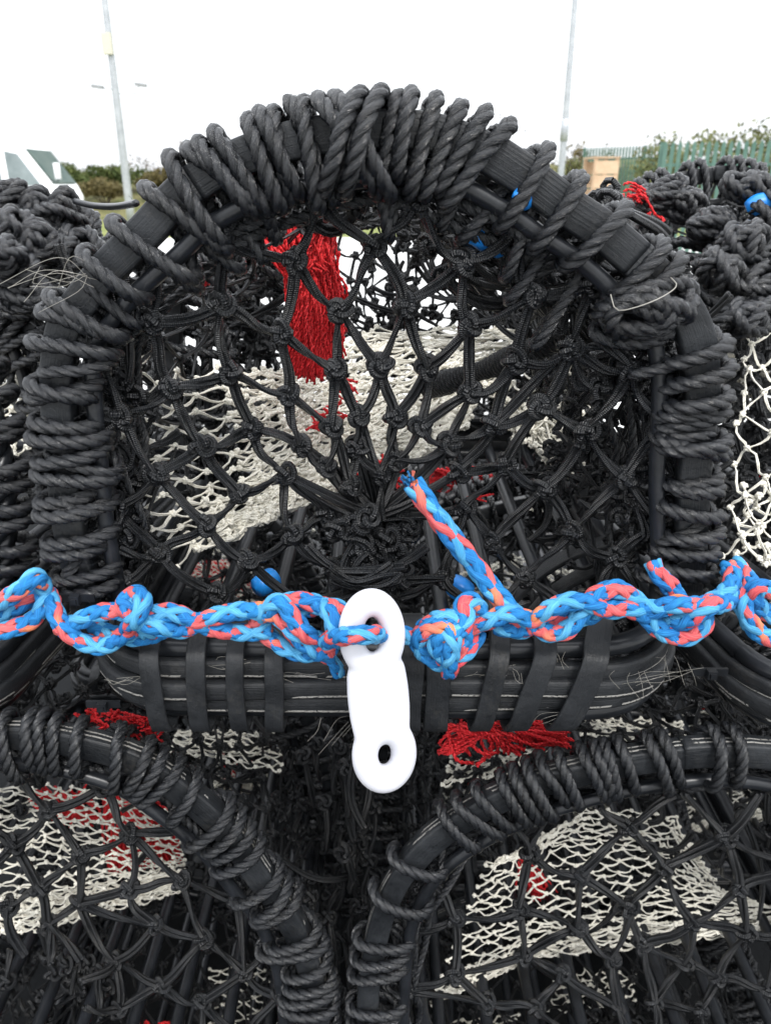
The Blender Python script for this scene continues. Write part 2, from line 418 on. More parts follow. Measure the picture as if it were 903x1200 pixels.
def round_rect(x0, x1, y0, y1, rc, z, n=8):
    pts = []
    for cx, cy, a0 in ((x0+rc, y0+rc, PI), (x1-rc, y0+rc, 1.5*PI), (x1-rc, y1-rc, 0), (x0+rc, y1-rc, .5*PI)):
        for k in range(n+1):
            a = a0+k*PI/2/n; pts.append((cx+rc*math.cos(a), cy+rc*math.sin(a), z))
    pts.append(pts[0]); return np.array(pts)
def base_parts(root, hw, z0, z1, yf, yb, straps, slats=9, rc=.05):
    """the base: stacked rubber-sleeved rails all round, slats across, straps of tyre tying the front rails"""
    levels = np.linspace(z0+.006, z1-.007, 5)
    for i, z in enumerate(levels):
        bow = (-.006, .003, .007, .001, -.008)[i]
        P = resample(round_rect(-hw-bow, hw+bow, yf-bow, yb+bow, rc+bow, z), .006)
        T = tangents(P); N = np.cross(T, np.array([0, 0, 1.])); N /= np.linalg.norm(N, axis=1)[:, None]
        P[:, 2] += .0022*np.sin(arclen(P)*11+i*2)
        mb = MB(); B = np.broadcast_to(np.array([0, 0, 1.]), P.shape)
        if i in (0, 4): mb.tube(P, .0085, 10, 0, cap=False)
        else:
            sec = np.array(band_section(.012, .0165, .003)); mb.sweep(P, N, B, sec, 0, False)
        mb.build('base_rail', M['tube'] if i in (0, 4) else M['rubber_base'], root)
    for k in range(slats):
        x = -hw+.03+(2*hw-.06)*k/(slats-1); P = np.array([[x+.004*math.sin(k*3), yf+.012, z0+.028], [x, (yf+yb)/2, z0+.028+.002*math.sin(k)], [x, yb-.012, z0+.028]])
        mb = MB(); mb.tube(cat(P, .02), .0075, 10); mb.build('base_slat', M['tube'], root)
    for (x, w, slant, up) in straps:
        zc = (z0+z1)/2; hz = (z1-z0)/2+.004; pts = []
        prof = [(.040, up+.0), (.018, hz*1.0+up*.4), (-.004, hz*1.02), (-.0165, hz*.75), (-.0185, 0), (-.0165, -hz*.75), (-.004, -hz*1.03), (.022, -hz*.98), (.045, -hz*.7)]
        for dy, dz in prof: pts.append((x+slant*dz/hz*.5, yf+dy, zc+dz))
        P = cat(pts, .003); P = rough_path(P, .0005, 14); T = tangents(P); Bx = np.broadcast_to(np.array([1., 0, 0]), P.shape); Bx = Bx-T*(Bx*T).sum(1)[:, None]; Bx = Bx/np.linalg.norm(Bx, axis=1)[:, None]
        N = np.cross(T, Bx); mb = MB()
        mb.sweep(P, N, Bx, band_section(.0042, w, .0012)); mb.build('rubber_strap', M['rubber_plain'], root)
def fibres(mb, A, Bp, n, r, spread_a, spread_b, bend=.01, sides=4, mat=0, da=None):
    A = np.asarray(A, float); Bp = np.asarray(Bp, float)
    for k in range(n):
        a = A[0]+(A[-1]-A[0])*rng.random()+rng.normal(size=3)*spread_a; b = Bp[0]+(Bp[-1]-Bp[0])*rng.random()+rng.normal(size=3)*spread_b
        m = (a+b)/2+rng.normal(size=3)*bend
        mb.laid(cat([a, m, b], .003), r*rng.uniform(.8, 1.2), .016, 2, sides, mat, k=.55)
def cable_tie(root, p, w=.0075, right=(1, 0, 0)):
    p = np.asarray(p, float); mb = MB()
    mb.box(p, (w/2, .003, w/2)); mb.box(p+np.array([0, .0035, 0]), (w*1.9, .0012, .0032)); mb.box(p+np.array([0, -.0035, 0]), (w*.28, .001, w*.28))
    mb.build('cable_tie', M['tube'], root, smooth=False)
def capsule(root, pts, r, name='plastic_clip'):
    P = cat(pts, .002); s = arclen(P)/arclen(P)[-1]
    rr = r*(.92+.25*np.sin(s*2.6))*np.clip(np.minimum(s, 1-s)*14, .12, 1)**.5
    mb = MB(); mb.tube(P, rr, 14); return mb.build(name, M['blue_plastic'], root)

# ================================================================== CENTRE POT
ORG = np.array([0, 0, 1.058])
pot = empty('lobster_pot', ORG)
tag(pot, 'black lobster pot on top in the middle, the white link hanging before its base', 'lobster pot', 'lobster pots in the stack')
AP = [(97, 735), (88, 690), (72, 620), (63, 540), (58, 470), (58, 415), (70, 360), (112, 298), (165, 242), (212, 193), (268, 156), (340, 130), (430, 117), (500, 119), (560, 139), (615, 173), (665, 210), (715, 245), (760, 285), (797, 325), (822, 372), (831, 430), (829, 500), (823, 560), (819, 640), (812, 700), (805, 740)]
P0 = cat(ats(AP, .0)-ORG, .004)
_, n_ = planar(P0); n_ = n_ if n_[len(n_)//2][2] > 0 else -n_
P0 = P0-n_*(.007+.010*np.clip(n_[:, 2:3], 0, 1)**2)
T0, N0 = arch_parts(pot, P0, .0235, .017, .026)
TURN = [(85, 690), (82, 676), (73, 645), (71, 631), (67, 600), (66, 586), (64, 556), (63, 542), (60, 510), (59, 496), (58, 466), (57, 452), (60, 404), (62, 372), (70, 356), (108, 300), (140, 265), (175, 228), (208, 196), (222, 185), (238, 174), (253, 165), (292, 147), (308, 141), (323, 136), (340, 130), (360, 125), (392, 120), (418, 118), (466, 117), (485, 118), (510, 122), (535, 130), (567, 143), (590, 157), (632, 186), (676, 217), (724, 253), (768, 293), (786, 312), (829, 405), (831, 432), (829, 466), (828, 482), (826, 512), (825, 528), (823, 558), (822, 574), (821, 606), (820, 622), (818, 650), (816, 667)]
turns = sorted(nearest_s(P0, x, y, 0, ORG) for x, y in TURN)
L0 = arclen(P0)[-1]
def ain0(s):
    f = s/L0
    if f < .22: return .030
    if f < .36: return .038
    if f < .62: return .038
    if f < .76: return .032
    return .025
mb = MB(); binding(mb, P0, N0, turns, ain_f=ain0, lean=lambda s: (.010 if s/L0 < .45 else (-.008 if s/L0 < .6 else -.004)), jit=1.35)
mb.build('binding_rope', M['rope'], pot)
mb = MB(); tn = [t+rng.normal()*.006 for t in np.linspace(.02, L0*.27, 9)]; binding(mb, P0, N0, sorted(tn), R=.0045, a_out=.008, a_in=.036, b=.012, jit=2)
tn = [t+rng.normal()*.006 for t in np.linspace(L0*.74, L0*.97, 10)]; binding(mb, P0, N0, sorted(tn), R=.0045, a_out=.008, a_in=.034, b=.012, jit=2)
tn = [t+rng.normal()*.01 for t in np.linspace(L0*.32, L0*.66, 16)]; binding(mb, P0+D*.02, N0, sorted(tn), R=.0048, a_out=.002, a_in=.052, b=.014, jit=2)
mb.build('under_lashing', M['rope'], pot)
i0, i1 = int(.34*len(P0)), int(.66*len(P0)); mb = MB(); head_ropes(mb, P0[i0:i1]+D*.014, N0[i0:i1], 4, (.028, .05), .0052, .004)
for a, b_ in ((.05, .36), (.62, .98)):
    i0, i1 = int(a*len(P0)), int(b_*len(P0)); head_ropes(mb, P0[i0:i1]+D*.03, N0[i0:i1], 2, (.034, .055), .0036, .006)
mb.build('head_rope', M['rope_worn'], pot)
# bulky knots on the right shoulder and at the crown
def ball(parent, c, rx, ry, rz, turns_=6, R=.0061, name='rope_knot', mat='rope', prec=.62, tilt=0.0):
    """rope wound round on itself in slowly turning loops"""
    t = np.linspace(0, turns_*2*PI, int(turns_*30)); ph = t*prec/ (2*PI)*1.9+rng.random()*6; inc = 1.12+.38*np.sin(t*.37+rng.random()*6)
    x = np.cos(t)*np.cos(ph)-np.sin(t)*np.sin(ph)*np.cos(inc); z = np.cos(t)*np.sin(ph)*1.0+np.sin(t)*np.cos(ph)*np.cos(inc); y = np.sin(t)*np.sin(inc)
    k = (.78+.22*np.linspace(0, 1, len(t)))[:, None]
    e = np.stack([x*rx, y*ry, z*rz], 1)*k; ca, sa = math.cos(tilt), math.sin(tilt)
    e = np.stack([e[:, 0]*ca-e[:, 2]*sa, e[:, 1], e[:, 0]*sa+e[:, 2]*ca], 1)
    mb = MB(); mb.laid(cat(np.asarray(c)+e, .0035), R, .032, 3, 8, k=.52, jit=.03); return mb.build(name, M[mat], parent)
ball(pot, at(757, 360, -.008)-ORG, .034, .020, .018, 5, tilt=.15); mb = MB(); s_ = nearest_s(P0, 392, 118, 0, ORG); binding(mb, P0, N0, [s_-.010, s_+.001], b=.026, a_in=.040, a_out=.019, lean=.034, jit=.4); mb.build('rope_knot', M['rope'], pot)
mb = MB(); binding(mb, P0, N0, [s_+.016, s_+.028], b=.034, a_in=.036, a_out=.020, lean=-.030, jit=.4); mb.build('rope_knot', M['rope'], pot)
ball(pot, at(740, 385, .004)-ORG, .030, .015, .012, 3, .0055, tilt=-.1)

# end netting, traced mesh by mesh
ND = dict(A1=(258, 275), A2=(259, 357), A3=(177, 377), B1=(372, 229), B2=(346, 306), B3=(438, 289), B4=(398, 364), B5=(475, 357), B6=(486, 233), B7=(329, 389),
 C1=(606, 267), C2=(542, 306), C3=(624, 346), C4=(550, 382), C5=(696, 332), D2=(668, 408), D3=(738, 435), E1=(113, 415), E2=(199, 455), E3=(144, 488), E4=(237, 522), E5=(183, 556), E6=(270, 437), E7=(296, 502), E8=(280, 578),
 F2=(338, 462), F3=(393, 433), F4=(445, 428), F5=(500, 431), F6=(389, 500), F7=(420, 488), F8=(463, 488), F9=(493, 499), F10=(354, 522), F11=(333, 555), F12=(417, 524), F14=(446, 557), F15=(411, 568), F16=(465, 540), F17=(383, 548),
 G3=(604, 422), G5=(551, 460), G6=(579, 497), G7=(633, 477), G8=(527, 520), G9=(591, 544), G10=(538, 553), G11=(687, 506), G12=(637, 572),
 H2=(780, 495), H3=(733, 560), H4=(671, 622), H5=(773, 611), H6=(722, 653), I2=(137, 595), I3=(242, 615), I5=(187, 649), I6=(290, 657), I7=(253, 695), I8=(147, 682),
 J2=(342, 626), J3=(382, 602), J4=(395, 664), J5=(353, 706), K2=(577, 635), K4=(615, 677), K5=(520, 677), K6=(544, 595))
LK = 'A1A2 A1B2 B1B2 B1B3 B3B6 B6C2 C2C1 C1C3 A2A3 A2B7 A2E6 B2B7 B2B4 B3B4 B3B5 B5C2 C2C4 C3C4 C3C5 B7F2 B7F3 B4F3 B4F4 B5F4 B5F5 C4F5 C4G5 C3G3 C5D2 A3E1 A3E2 E6E2 E6F2 E6E7 F2F6 F2F10 F3F6 F3F7 F4F7 F4F8 F5F8 F5F9 G5F9 G5G8 G3G5 G3G6 D2G6 D2G7 D2G3 D3D2 G11D3 D3H2 E1E3 E3E2 E3E5 E2E4 E4E5 E4E7 E4E8 E7F10 E7F11 E8F11 F6F15 F6F17 F10F17 F7F12 F7F14 F8F16 F8F14 F9F16 F9G8 F12F15 F12F14 G8F16 G8G10 G6G8 G6G10 G9G10 G7G6 G7G9 G7G11 G9G12 G9K6 G12G11 G12K2 G12H4 G11H3 H3H2 H3H4 H3H5 H5H6 H4H6 H4K4 K2K4 K2K6 K5K6 E5I2 I3E5 I3E8 I3I5 I5I2 I5I7 I5I8 I3I6 I6I7 I6J2 J2J3 J3F11 J2J4 I6J5 J2F11'
import re
HUBY = .075
def ydep(x, y):
    r = math.hypot((x-440)/400., (y-600)/(480. if y < 600 else 200.)); r = min(r, 1); return .004+HUBY*(1-r)**1.6
NW = {k: at(x, y, ydep(x, y)+rng.normal()*.003)-ORG for k, (x, y) in ND.items()}
lk = []
for w in LK.split():
    m_ = re.match(r'([A-K]\d+)([A-K]\d+)', w); lk.append((NW[m_[1]], NW[m_[2]]))
def q(x, y, Y=.004): return at(x, y, Y)-ORG
for k, ends in dict(B1=[(325, 196), (392, 190)], A1=[(285, 205), (205, 290), (218, 268)], B6=[(462, 190), (522, 195)], C1=[(598, 215), (680, 252)], C5=[(752, 335), (690, 275)], A3=[(173, 300), (120, 362)], D2=[(750, 380)], D3=[(793, 425), (700, 395)],
                    E1=[(80, 405), (90, 450)], E3=[(100, 520), (100, 470)], I2=[(105, 575), (100, 620)], I8=[(100, 668), (110, 712), (170, 722)], H2=[(800, 462), (805, 510)], H5=[(805, 588), (808, 640)], H6=[(745, 690), (700, 700)], K4=[(650, 700), (592, 702)], K5=[(553, 712), (470, 700)], I7=[(238, 735), (275, 742)], J5=[(380, 722), (340, 735), (415, 690)], J4=[(425, 690)], I5=[(140, 645)]).items():
    for e in ends: lk.append((NW[k], q(*e)))
hub = at(440, 604, .085)-ORG
mb = MB(); graph_net(mb, list(NW.values()), lk)
for k in ('F14', 'F15', 'F16', 'F17', 'F12', 'G10', 'J3', 'K6', 'G8', 'F11', 'F10'):
    for _ in range(2): link(mb, NW[k], hub+rng.normal(size=3)*[.008, .006, .008], .0042, .004)
mb.build('end_net', M['twine'], pot)
# gathered hub with its drawstring, tied down to the base
mb = MB()
for k in range(16):
    a = PI*(1.02+.96*k/15); c = hub+np.array([math.cos(a)*.030, -.012, math.sin(a)*.022]); knot(mb, c+rng.normal(size=3)*.003, .0095, .0026); knot(mb, c*1.0+rng.normal(size=3)*.004, .008, .0026)
    link(mb, c, hub+np.array([math.cos(a)*.008, .01, math.sin(a)*.008]), .0042, .002)
for k in range(26):
    a = at(438+rng.normal()*14, 628+rng.normal()*6, .03)-ORG; b_ = at(428+rng.normal()*20, 688+rng.normal()*6, -.004)-ORG
    link(mb, a, b_, .0036, .008)
for k in range(9):
    y = 672+rng.normal()*8; link(mb, at(392+rng.normal()*4, y+4, -.010)-ORG, at(464+rng.normal()*5, y-2, -.012)-ORG, .0038, .007)
for k in range(12): knot(mb, at(430+rng.normal()*24, 640+rng.normal()*20, .02)-ORG, .010, .0026)
for e in ((520, 677), (500, 640), (360, 640), (350, 705), (480, 735), (395, 735), (415, 740), (455, 735)): link(mb, at(430+rng.normal()*12, 680, -.002)-ORG, at(*e, .0)-ORG, .0042, .004)
mb.build('net_drawstring', M['twine'], pot)

# mid and rear arches
Pm = P0*np.array([.97, 1, .985])+D*.30; Pr = P0*np.array([.95, 1, .97])+D*.62
for Pk in (Pm, Pr):
    Tk, Nk = arch_parts(pot, Pk)
    mb = MB(); tk = sorted(np.concatenate([np.linspace(.03, .97, 40)*arclen(Pk)[-1]+rng.normal(size=40)*.006]))
    binding(mb, Pk, Nk, tk, a_in=.055, jit=1.6, sides=6, ds=.005); mb.build('binding_rope', M['rope'], pot)
    mb = MB(); head_ropes(mb, Pk, Nk, 3, (.03, .07), .006, .006); mb.build('head_rope', M['rope'], pot)
mb = MB(); arch_net(mb, P0, N0, .02, .30, 30, 5, .0019, .030, .03); arch_net(mb, P0*np.array([.96, 1, .98]), N0, .30, .62, 32, 6, .0021, .030, .03)
mb.build('side_net', M['twine'], pot)
mb = MB(); inside_net(mb, Pr, .62, 11, 52, .0023, -.05, .006); mb.build('rear_net', M['twine'], pot)
# tangle of netting bunched inside the right and left walls
mb = MB()
for k in range(150):
    if k % 3: x = rng.uniform(640, 800); y = rng.uniform(340, 640)
    else: x = rng.uniform(110, 170); y = rng.uniform(380, 660)
    a = at(x, y, rng.uniform(.06, .2))-ORG; b_ = a+rng.normal(size=3)*[.02, .02, .032]
    link(mb, a, b_, .0036, .01); knot(mb, a, .008, .0024, n=24, sides=5)
for k in range(110):
    x = rng.uniform(700, 795) if k % 2 else rng.uniform(118, 165); y = rng.uniform(330, 690)
    a = at(x, y, rng.uniform(.015, .07))-ORG; link(mb, a, a+np.array([rng.normal()*.014, rng.normal()*.01, rng.normal()*.026]), .0040, .008); knot(mb, a, .0085, .0026, n=24, sides=5)
for k in range(46):
    x = rng.uniform(500, 715); y = 215+abs(x-640)*.15+rng.uniform(-10, 105); a = at(x, y, rng.uniform(.04, .16))-ORG
    link(mb, a, a+np.array([rng.uniform(.02, .05), .01, -rng.uniform(.01, .05)]), .0055, .006); knot(mb, a, .009, .0026, n=24, sides=5)
for k in range(40):
    x = rng.uniform(225, 325); y = rng.uniform(290, 410); a = at(x, y, rng.uniform(.33, .5))-ORG
    link(mb, a, a+rng.normal(size=3)*[.03, .02, .03], .0045, .006); knot(mb, a, .010, .003, n=24, sides=5)
for k in range(80):
    x = rng.uniform(455, 650); y = rng.uniform(250, 385); a = at(x, y, rng.uniform(.4, .58))-ORG
    link(mb, a, a+rng.normal(size=3)*[.03, .02, .03], .0036, .006); knot(mb, a, .008, .0024, n=20, sides=5)
for k in range(30):
    x = rng.uniform(330, 640); y = rng.uniform(205, 245); a = at(x, y, rng.uniform(.05, .2))-ORG
    link(mb, a, a+np.array([rng.uniform(-.05, .05), .01, rng.uniform(-.02, .01)]), .0045, .008); knot(mb, a, .009, .0026, n=20, sides=5)
mb.build('bunched_net', M['twine'], pot)
# a bar served with twine across the inside
mb = MB(); A_ = at(500, 455, .24)-ORG; B_ = at(705, 375, .10)-ORG
mb.tube(cat([A_, (A_+B_)/2-np.array([0, 0, .004]), B_], .006), .007, 8)
L_ = np.linalg.norm(B_-A_); t = np.linspace(0, 1, int(L_/.00045)); d = (B_-A_)/L_; n1 = np.cross(d, D); n1 /= np.linalg.norm(n1); n2 = np.cross(d, n1)
w = t*L_/.0042*2*PI; H = A_+(B_-A_)*t[:, None]-np.array([0, 0, .004])*np.sin(PI*t)[:, None]+(.0098+.002*np.sin(t*14))[:, None]*(np.cos(w)[:, None]*n1+np.sin(w)[:, None]*n2)
mb.tube(H[::1], .0021, 5); mb.build('served_bar', M['twine'], pot)

# white parlour netting
mb = MB()
S1 = ctrl([[at(205, 662, .07)-ORG, at(300, 612, .11)-ORG, at(390, 572, .17)-ORG, at(470, 545, .23)-ORG, at(545, 500, .30)-ORG],
           [at(160, 590, .06)-ORG, at(260, 570, .13)-ORG, at(370, 530, .20)-ORG, at(470, 500, .26)-ORG, at(560, 455, .34)-ORG],
           [at(140, 520, .07)-ORG, at(250, 500, .15)-ORG, at(360, 480, .24)-ORG, at(470, 450, .31)-ORG, at(600, 420, .38)-ORG],
           [at(160, 440, .10)-ORG, at(240, 430, .19)-ORG, at(340, 435, .28)-ORG, at(440, 385, .40)-ORG, at(655, 385, .44)-ORG]])
def warp(S, f): return lambda u, v: S(*f(u, v))
surf_net(mb, S1, 14, 20, .0015, .0018, True, .0028, 0, .003, True)
surf_net(mb, warp(S1, lambda u, v: (.30+.70*u, v)), 16, 46, .0015, .0018, True, .0026, 0, .003, True)
surf_net(mb, warp(S1, lambda u, v: (.42+.58*u, v)), 14, 44, .0015, .002, True, .0026, 0, .003, True)
surf_net(mb, warp(S1, lambda u, v: (.12+.7*u, .30*v)), 14, 14, .0014, .003, True, .0034, 0, .003, True)
surf_net(mb, warp(S1, lambda u, v: (.08+.75*u, .10*v)), 14, 8, .0015, .0025, True, .0034, 0, .003, True)
S2 = ctrl([[at(600, 470, .30)-ORG, at(655, 560, .22)-ORG, at(700, 540, .2)-ORG], [at(555, 450, .36)-ORG, at(640, 430, .34)-ORG, at(690, 420, .3)-ORG]])
surf_net(mb, S2, 12, 8, .0014, .004, True, .0034, 0, .004, True, hole=.12)
S2 = ctrl([[at(590, 500, .30)-ORG, at(660, 550, .22)-ORG], [at(600, 470, .32)-ORG, at(660, 500, .28)-ORG]])
surf_net(mb, S2, 10, 10, .0014, .004, True, .0034, 0, .004, True, hole=.1)
S2 = ctrl([[at(140, 470, .08)-ORG, at(165, 470, .08)-ORG], [at(140, 410, .08)-ORG, at(168, 405, .10)-ORG]]); surf_net(mb, S2, 2, 4, .0014, .003, True, .0036, 0, .003, True)
mb.build('parlour_net', M['white_twine'], pot)
# red entrance netting, gathered into a brush
mb = MB()
fibres(mb, [at(280, 262, .15)-ORG, at(372, 232, .18)-ORG], [at(345, 330, .16)-ORG, at(385, 310, .18)-ORG], 170, .0019, .006, .004, .004)
fibres(mb, [at(350, 345, .16)-ORG, at(388, 258, .19)-ORG], [at(350, 440, .17)-ORG, at(392, 432, .19)-ORG], 130, .0017, .003, .004, .004)
fibres(mb, [at(335, 295, .16)-ORG, at(370, 290, .18)-ORG], [at(338, 434, .17)-ORG, at(395, 436, .19)-ORG], 240, .0019, .003, .003, .003)
fibres(mb, [at(375, 300, .18)-ORG], [at(403, 350, .19)-ORG, at(398, 430, .19)-ORG], 60, .0016, .005, .003, .005)
mb.build('entrance_net', M['red_twine'], pot); mb = MB()
fibres(mb, [at(395, 215, .28)-ORG, at(330, 225, .28)-ORG], [at(300, 245, .3)-ORG, at(400, 222, .3)-ORG], 16, .0017, .006, .004, .004)
mb.build('entrance_net', M['red_twine'], pot); mb = MB()
fibres(mb, [at(242, 325, .3)-ORG], [at(240, 348, .3)-ORG, at(215, 318, .3)-ORG], 7, .0018, .003, .003, .002)
for c, n_ in (((405, 455), 9), ((375, 500), 8), ((390, 480), 7), ((445, 540), 12), ((430, 560), 10), ((480, 592), 4), ((557, 578), 2), ((455, 560), 6)):
    mb.build('entrance_net', M['red_twine'], pot); mb = MB(); Y = .20 if c[1] < 510 else .13
    fibres(mb, [at(c[0]-10, c[1], Y)-ORG], [at(c[0]+12, c[1]+4, Y)-ORG], n_, .0018, .006, .006, .003)
mb.build('entrance_net', M['red_twine'], pot)
capsule(pot, [at(539, 272, .025)-ORG, at(556, 276, .02)-ORG, at(568, 283, .025)-ORG, at(590, 294, .035)-ORG], .0062)
capsule(pot, [at(602, 227, -.015)-ORG, at(609, 231, -.012)-ORG, at(616, 238, .0)-ORG], .005)
capsule(pot, [at(300, 690, .10)-ORG, at(322, 676, .12)-ORG], .010); capsule(pot, [at(532, 700, .12)-ORG, at(545, 680, .12)-ORG], .011)
# base
zb0, zb1 = at(450, 836, -.02)[2]-ORG[2], at(450, 752, -.02)[2]-ORG[2]
straps = [(-.183, .0155, -.003, .012), (-.149, .0155, .002, .012), (-.118, .014, .001, .012), (-.088, .015, .004, .012), (.020, .018, .002, .03), (.041, .019, .0, .03), (.083, .016, .013, .035), (.115, .018, .020, .02), (.154, .020, .024, .05)]
base_parts(pot, .243, zb0, zb1, -.026, .64, straps, rc=.075)
# tread strips bent round the inside corners of the base
for i in range(5):
    mb = MB(); rr = .05+.026*i; c = at(742, 742, .16)-ORG
    P = np.array([c+np.array([-math.sin(a)*rr*1.0, -.02+.012*i*.3, math.cos(a)*rr*.95-.03]) for a in np.linspace(.15, 1.75, 26)])
    T = tangents(P); N = np.cross(T, D); mb.sweep(P, N, np.broadcast_to(D, P.shape), band_section(.005, .022, .001)); mb.build('tread_strip', M['rubber_plain'], pot)
for (x, y) in ((88, 703), (815, 706), (833, 790), (120, 828)): cable_tie(pot, at(x, y, -.024)-ORG)
mb = MB()
for (x, y, n_, dx, dy) in ((600, 785, 6, 6, 14), (655, 765, 6, 4, 22), (745, 785, 4, 6, 26), (790, 770, 4, 10, 30), (398, 842, 6, -28, 34), (330, 792, 5, 40, 3), (640, 848, 6, 30, -12), (130, 795, 5, 34, -2), (260, 777, 5, 36, 2), (560, 790, 6, 30, -4), (740, 800, 6, 60, -12)):
    for k in range(n_):
        k_ = rng.uniform(.6, 1.2); x0 = x+rng.normal()*14; y0 = y+rng.normal()*3
        a = at(x0, y0, -.036)-ORG; b_ = at(x0+dx*k_+rng.normal()*4, y0+dy*k_+rng.normal()*2, -.042)-ORG
        mb.tube(cat([a, (a*.6+b_*.4)+rng.normal(size=3)*.0025, b_], .003), .00014, 4)
for k in range(9):
    a = at(105+rng.normal()*6, 325+rng.normal()*8, -.02)-ORG; b_ = at(30+rng.normal()*25, 330+rng.normal()*14, -.04)-ORG
    mb.tube(cat([a, (a+b_)/2+rng.normal(size=3)*.008, b_], .004), .00016, 4)
mb.tube(cat([at(715, 345, -.04)-ORG, at(722, 363, -.045)-ORG, at(745, 360, -.05)-ORG, at(775, 348, -.045)-ORG, at(792, 335, -.03)-ORG, at(785, 325, -.02)-ORG], .004), .00038, 5)
mb.build('frayed_thread', M['thread'], pot)

mb = MB()
for k in range(420):
    i = rng.integers(0, len(P0)); p = P0[i]+N0[i]*rng.uniform(-.028, .020)+D*rng.uniform(-.022, -.014); d = rng.normal(size=3)*.006; d[1] = -abs(d[1])*.5
    mb.tube(cat([p, p+d*.5+rng.normal(size=3)*.001, p+d], .003), .00011, 3)
mb.build('rope_fuzz', M['rope_worn'], pot)
# ================================================================== generic pot
def generic_pot(origin, rz, label, arch_y=(.30, .66), P=None, front_net=True, funnel=True, base_y=(-.01, .66), hw=.25, base=True, turns_n=44, base_n=9):
    root = empty('lobster_pot', origin, rz); tag(root, label, 'lobster pot', 'lobster pots in the stack')
    Pc = (P if P is not None else P0.copy())
    Nc = None
    for i, y in enumerate(arch_y):
        Pk = Pc*np.array([1-.02*i, 1, 1-.012*i])+D*y
        T, N = arch_parts(root, Pk); Nc = N if Nc is None else Nc
        L = arclen(Pk)[-1]
        tk = []; s = .02
        while s < L-.02:
            for _ in range(rng.integers(2, 5)): tk.append(s); s += .0165
            s += rng.uniform(.008, .035)
        mb = MB(); binding(mb, Pk, N, tk, a_in=.052, jit=1.4, sides=7, ds=.0042, lean=.006); mb.build('binding_rope', M['rope'], root)
        mb = MB(); head_ropes(mb, Pk+D*.01, N, 4, (.028, .07), .0055, .005); mb.build('head_rope', M['rope_worn'], root)
    mb = MB()
    ys = list(arch_y)
    if len(ys) < 3: ys = ys+[]
    for a, b_ in zip(ys[:-1], ys[1:]): arch_net(mb, Pc, Nc, a, b_, 40, 8, .0021, .03, .03)
    mb.build('side_net', M['twine'], root)
    if front_net:
        mb = MB(); inside_net(mb, Pc, ys[0]+.01, 7, 36, .0023, .04); mb.build('end_net', M['twine'], root)
    mb = MB(); inside_net(mb, Pc*.97, ys[-1], 8, 36, .0021, -.05); mb.build('rear_net', M['twine'], root)
    if base: base_parts(root, hw, .002, .058, base_y[0], base_y[1], [(x, .018, .003, .012) for x in np.linspace(-hw+.06, hw-.06, 6)], base_n, .07)
    return root, Pc, Nc

# right neighbour: set back, its nearer hoop 0.3 m behind its base front
orR = np.array([.575, .03, 1.052])
potR, PcR, NcR = generic_pot(orR, math.radians(9), 'black lobster pot at the upper right edge, its hoop set back behind white netting', (.27, .62), P0*np.array([1, 1, .985]))
Rz = lambda a: np.array([[math.cos(a), -math.sin(a), 0], [math.sin(a), math.cos(a), 0], [0, 0, 1]])
def locR(p): return (p-orR)@Rz(math.radians(9))
mb = MB()
SR = ctrl([[locR(at(850, 650, .07)), locR(at(960, 690, .02))], [locR(at(862, 500, .12)), locR(at(960, 520, .06))], [locR(at(872, 380, .2)), locR(at(960, 390, .14))]])
surf_net(mb, SR, 6, 12, .0013, .003, True, .0027, 0, .002, True)
mb.build('parlour_net', M['white_twine'], potR); mb = MB()
surf_net(mb, ctrl([[locR(at(860, 650, .14)), locR(at(920, 660, .14))], [locR(at(870, 570, .16)), locR(at(920, 580, .16))]]), 4, 8, .0015, .004, True, .0036, 0, .003, True, hole=.2)
mb.build('parlour_net', M['white_twine'], potR); mb = MB()
surf_net(mb, ctrl([[locR(at(870, 470, .35)), locR(at(920, 470, .3))], [locR(at(850, 400, .40)), locR(at(920, 400, .35))]]), 8, 16, .0014, .004, True, .0034, 0, .003, True)
mb.build('parlour_net', M['white_twine'], potR)
mb = MB()
for k in range(30):
    x = rng.uniform(730, 900); y = 250+(x-730)*.25+rng.uniform(0, 110); a = locR(at(x, y, rng.uniform(.3, .55)))
    b_ = a+np.array([rng.uniform(.05, .12), rng.uniform(-.03, .03), rng.uniform(-.05, .03)])
    mb.laid(cat([a, (a+b_)/2+rng.normal(size=3)*.014, b_], .005), .0066, .032, 3, 6, k=.52)
mb.build('rope_bundle', M['rope'], potR)
for (x, y, Y, tl) in ((870, 285, .20, .3), (845, 320, .18, -.6), (890, 335, .18, .2), (835, 262, .3, .2), (880, 222, .3, -.3), (800, 240, .4, 0), (875, 372, .15, .2), (770, 228, .4, .4)):
    ball(potR, locR(at(x, y, Y)), rng.uniform(.022, .034), .018, rng.uniform(.013, .02), 4, .0062, tilt=tl)

mb = MB(); fibres(mb, [locR(at(738, 226, .38))], [locR(at(755, 234, .38))], 12, .0018, .006, .006, .004); mb.build('entrance_net', M['red_twine'], potR); mb = MB(); fibres(mb, [locR(at(758, 252, .38))], [locR(at(762, 262, .38))], 8, .0018, .004, .004, .003)
mb.build('entrance_net', M['red_twine'], potR)
mb = MB()
for k in range(90):
    a = locR(at(rng.uniform(845, 930), rng.uniform(390, 700), rng.uniform(.24, .42))); link(mb, a, a+rng.normal(size=3)*[.03, .02, .035], .0042, .01); knot(mb, a, .009, .0027, n=22, sides=5)
mb.build('bunched_net', M['twine'], potR)
capsule(potR, [locR(at(876, 247, .28)), locR(at(886, 240, .28)), locR(at(900, 238, .28))], .009)

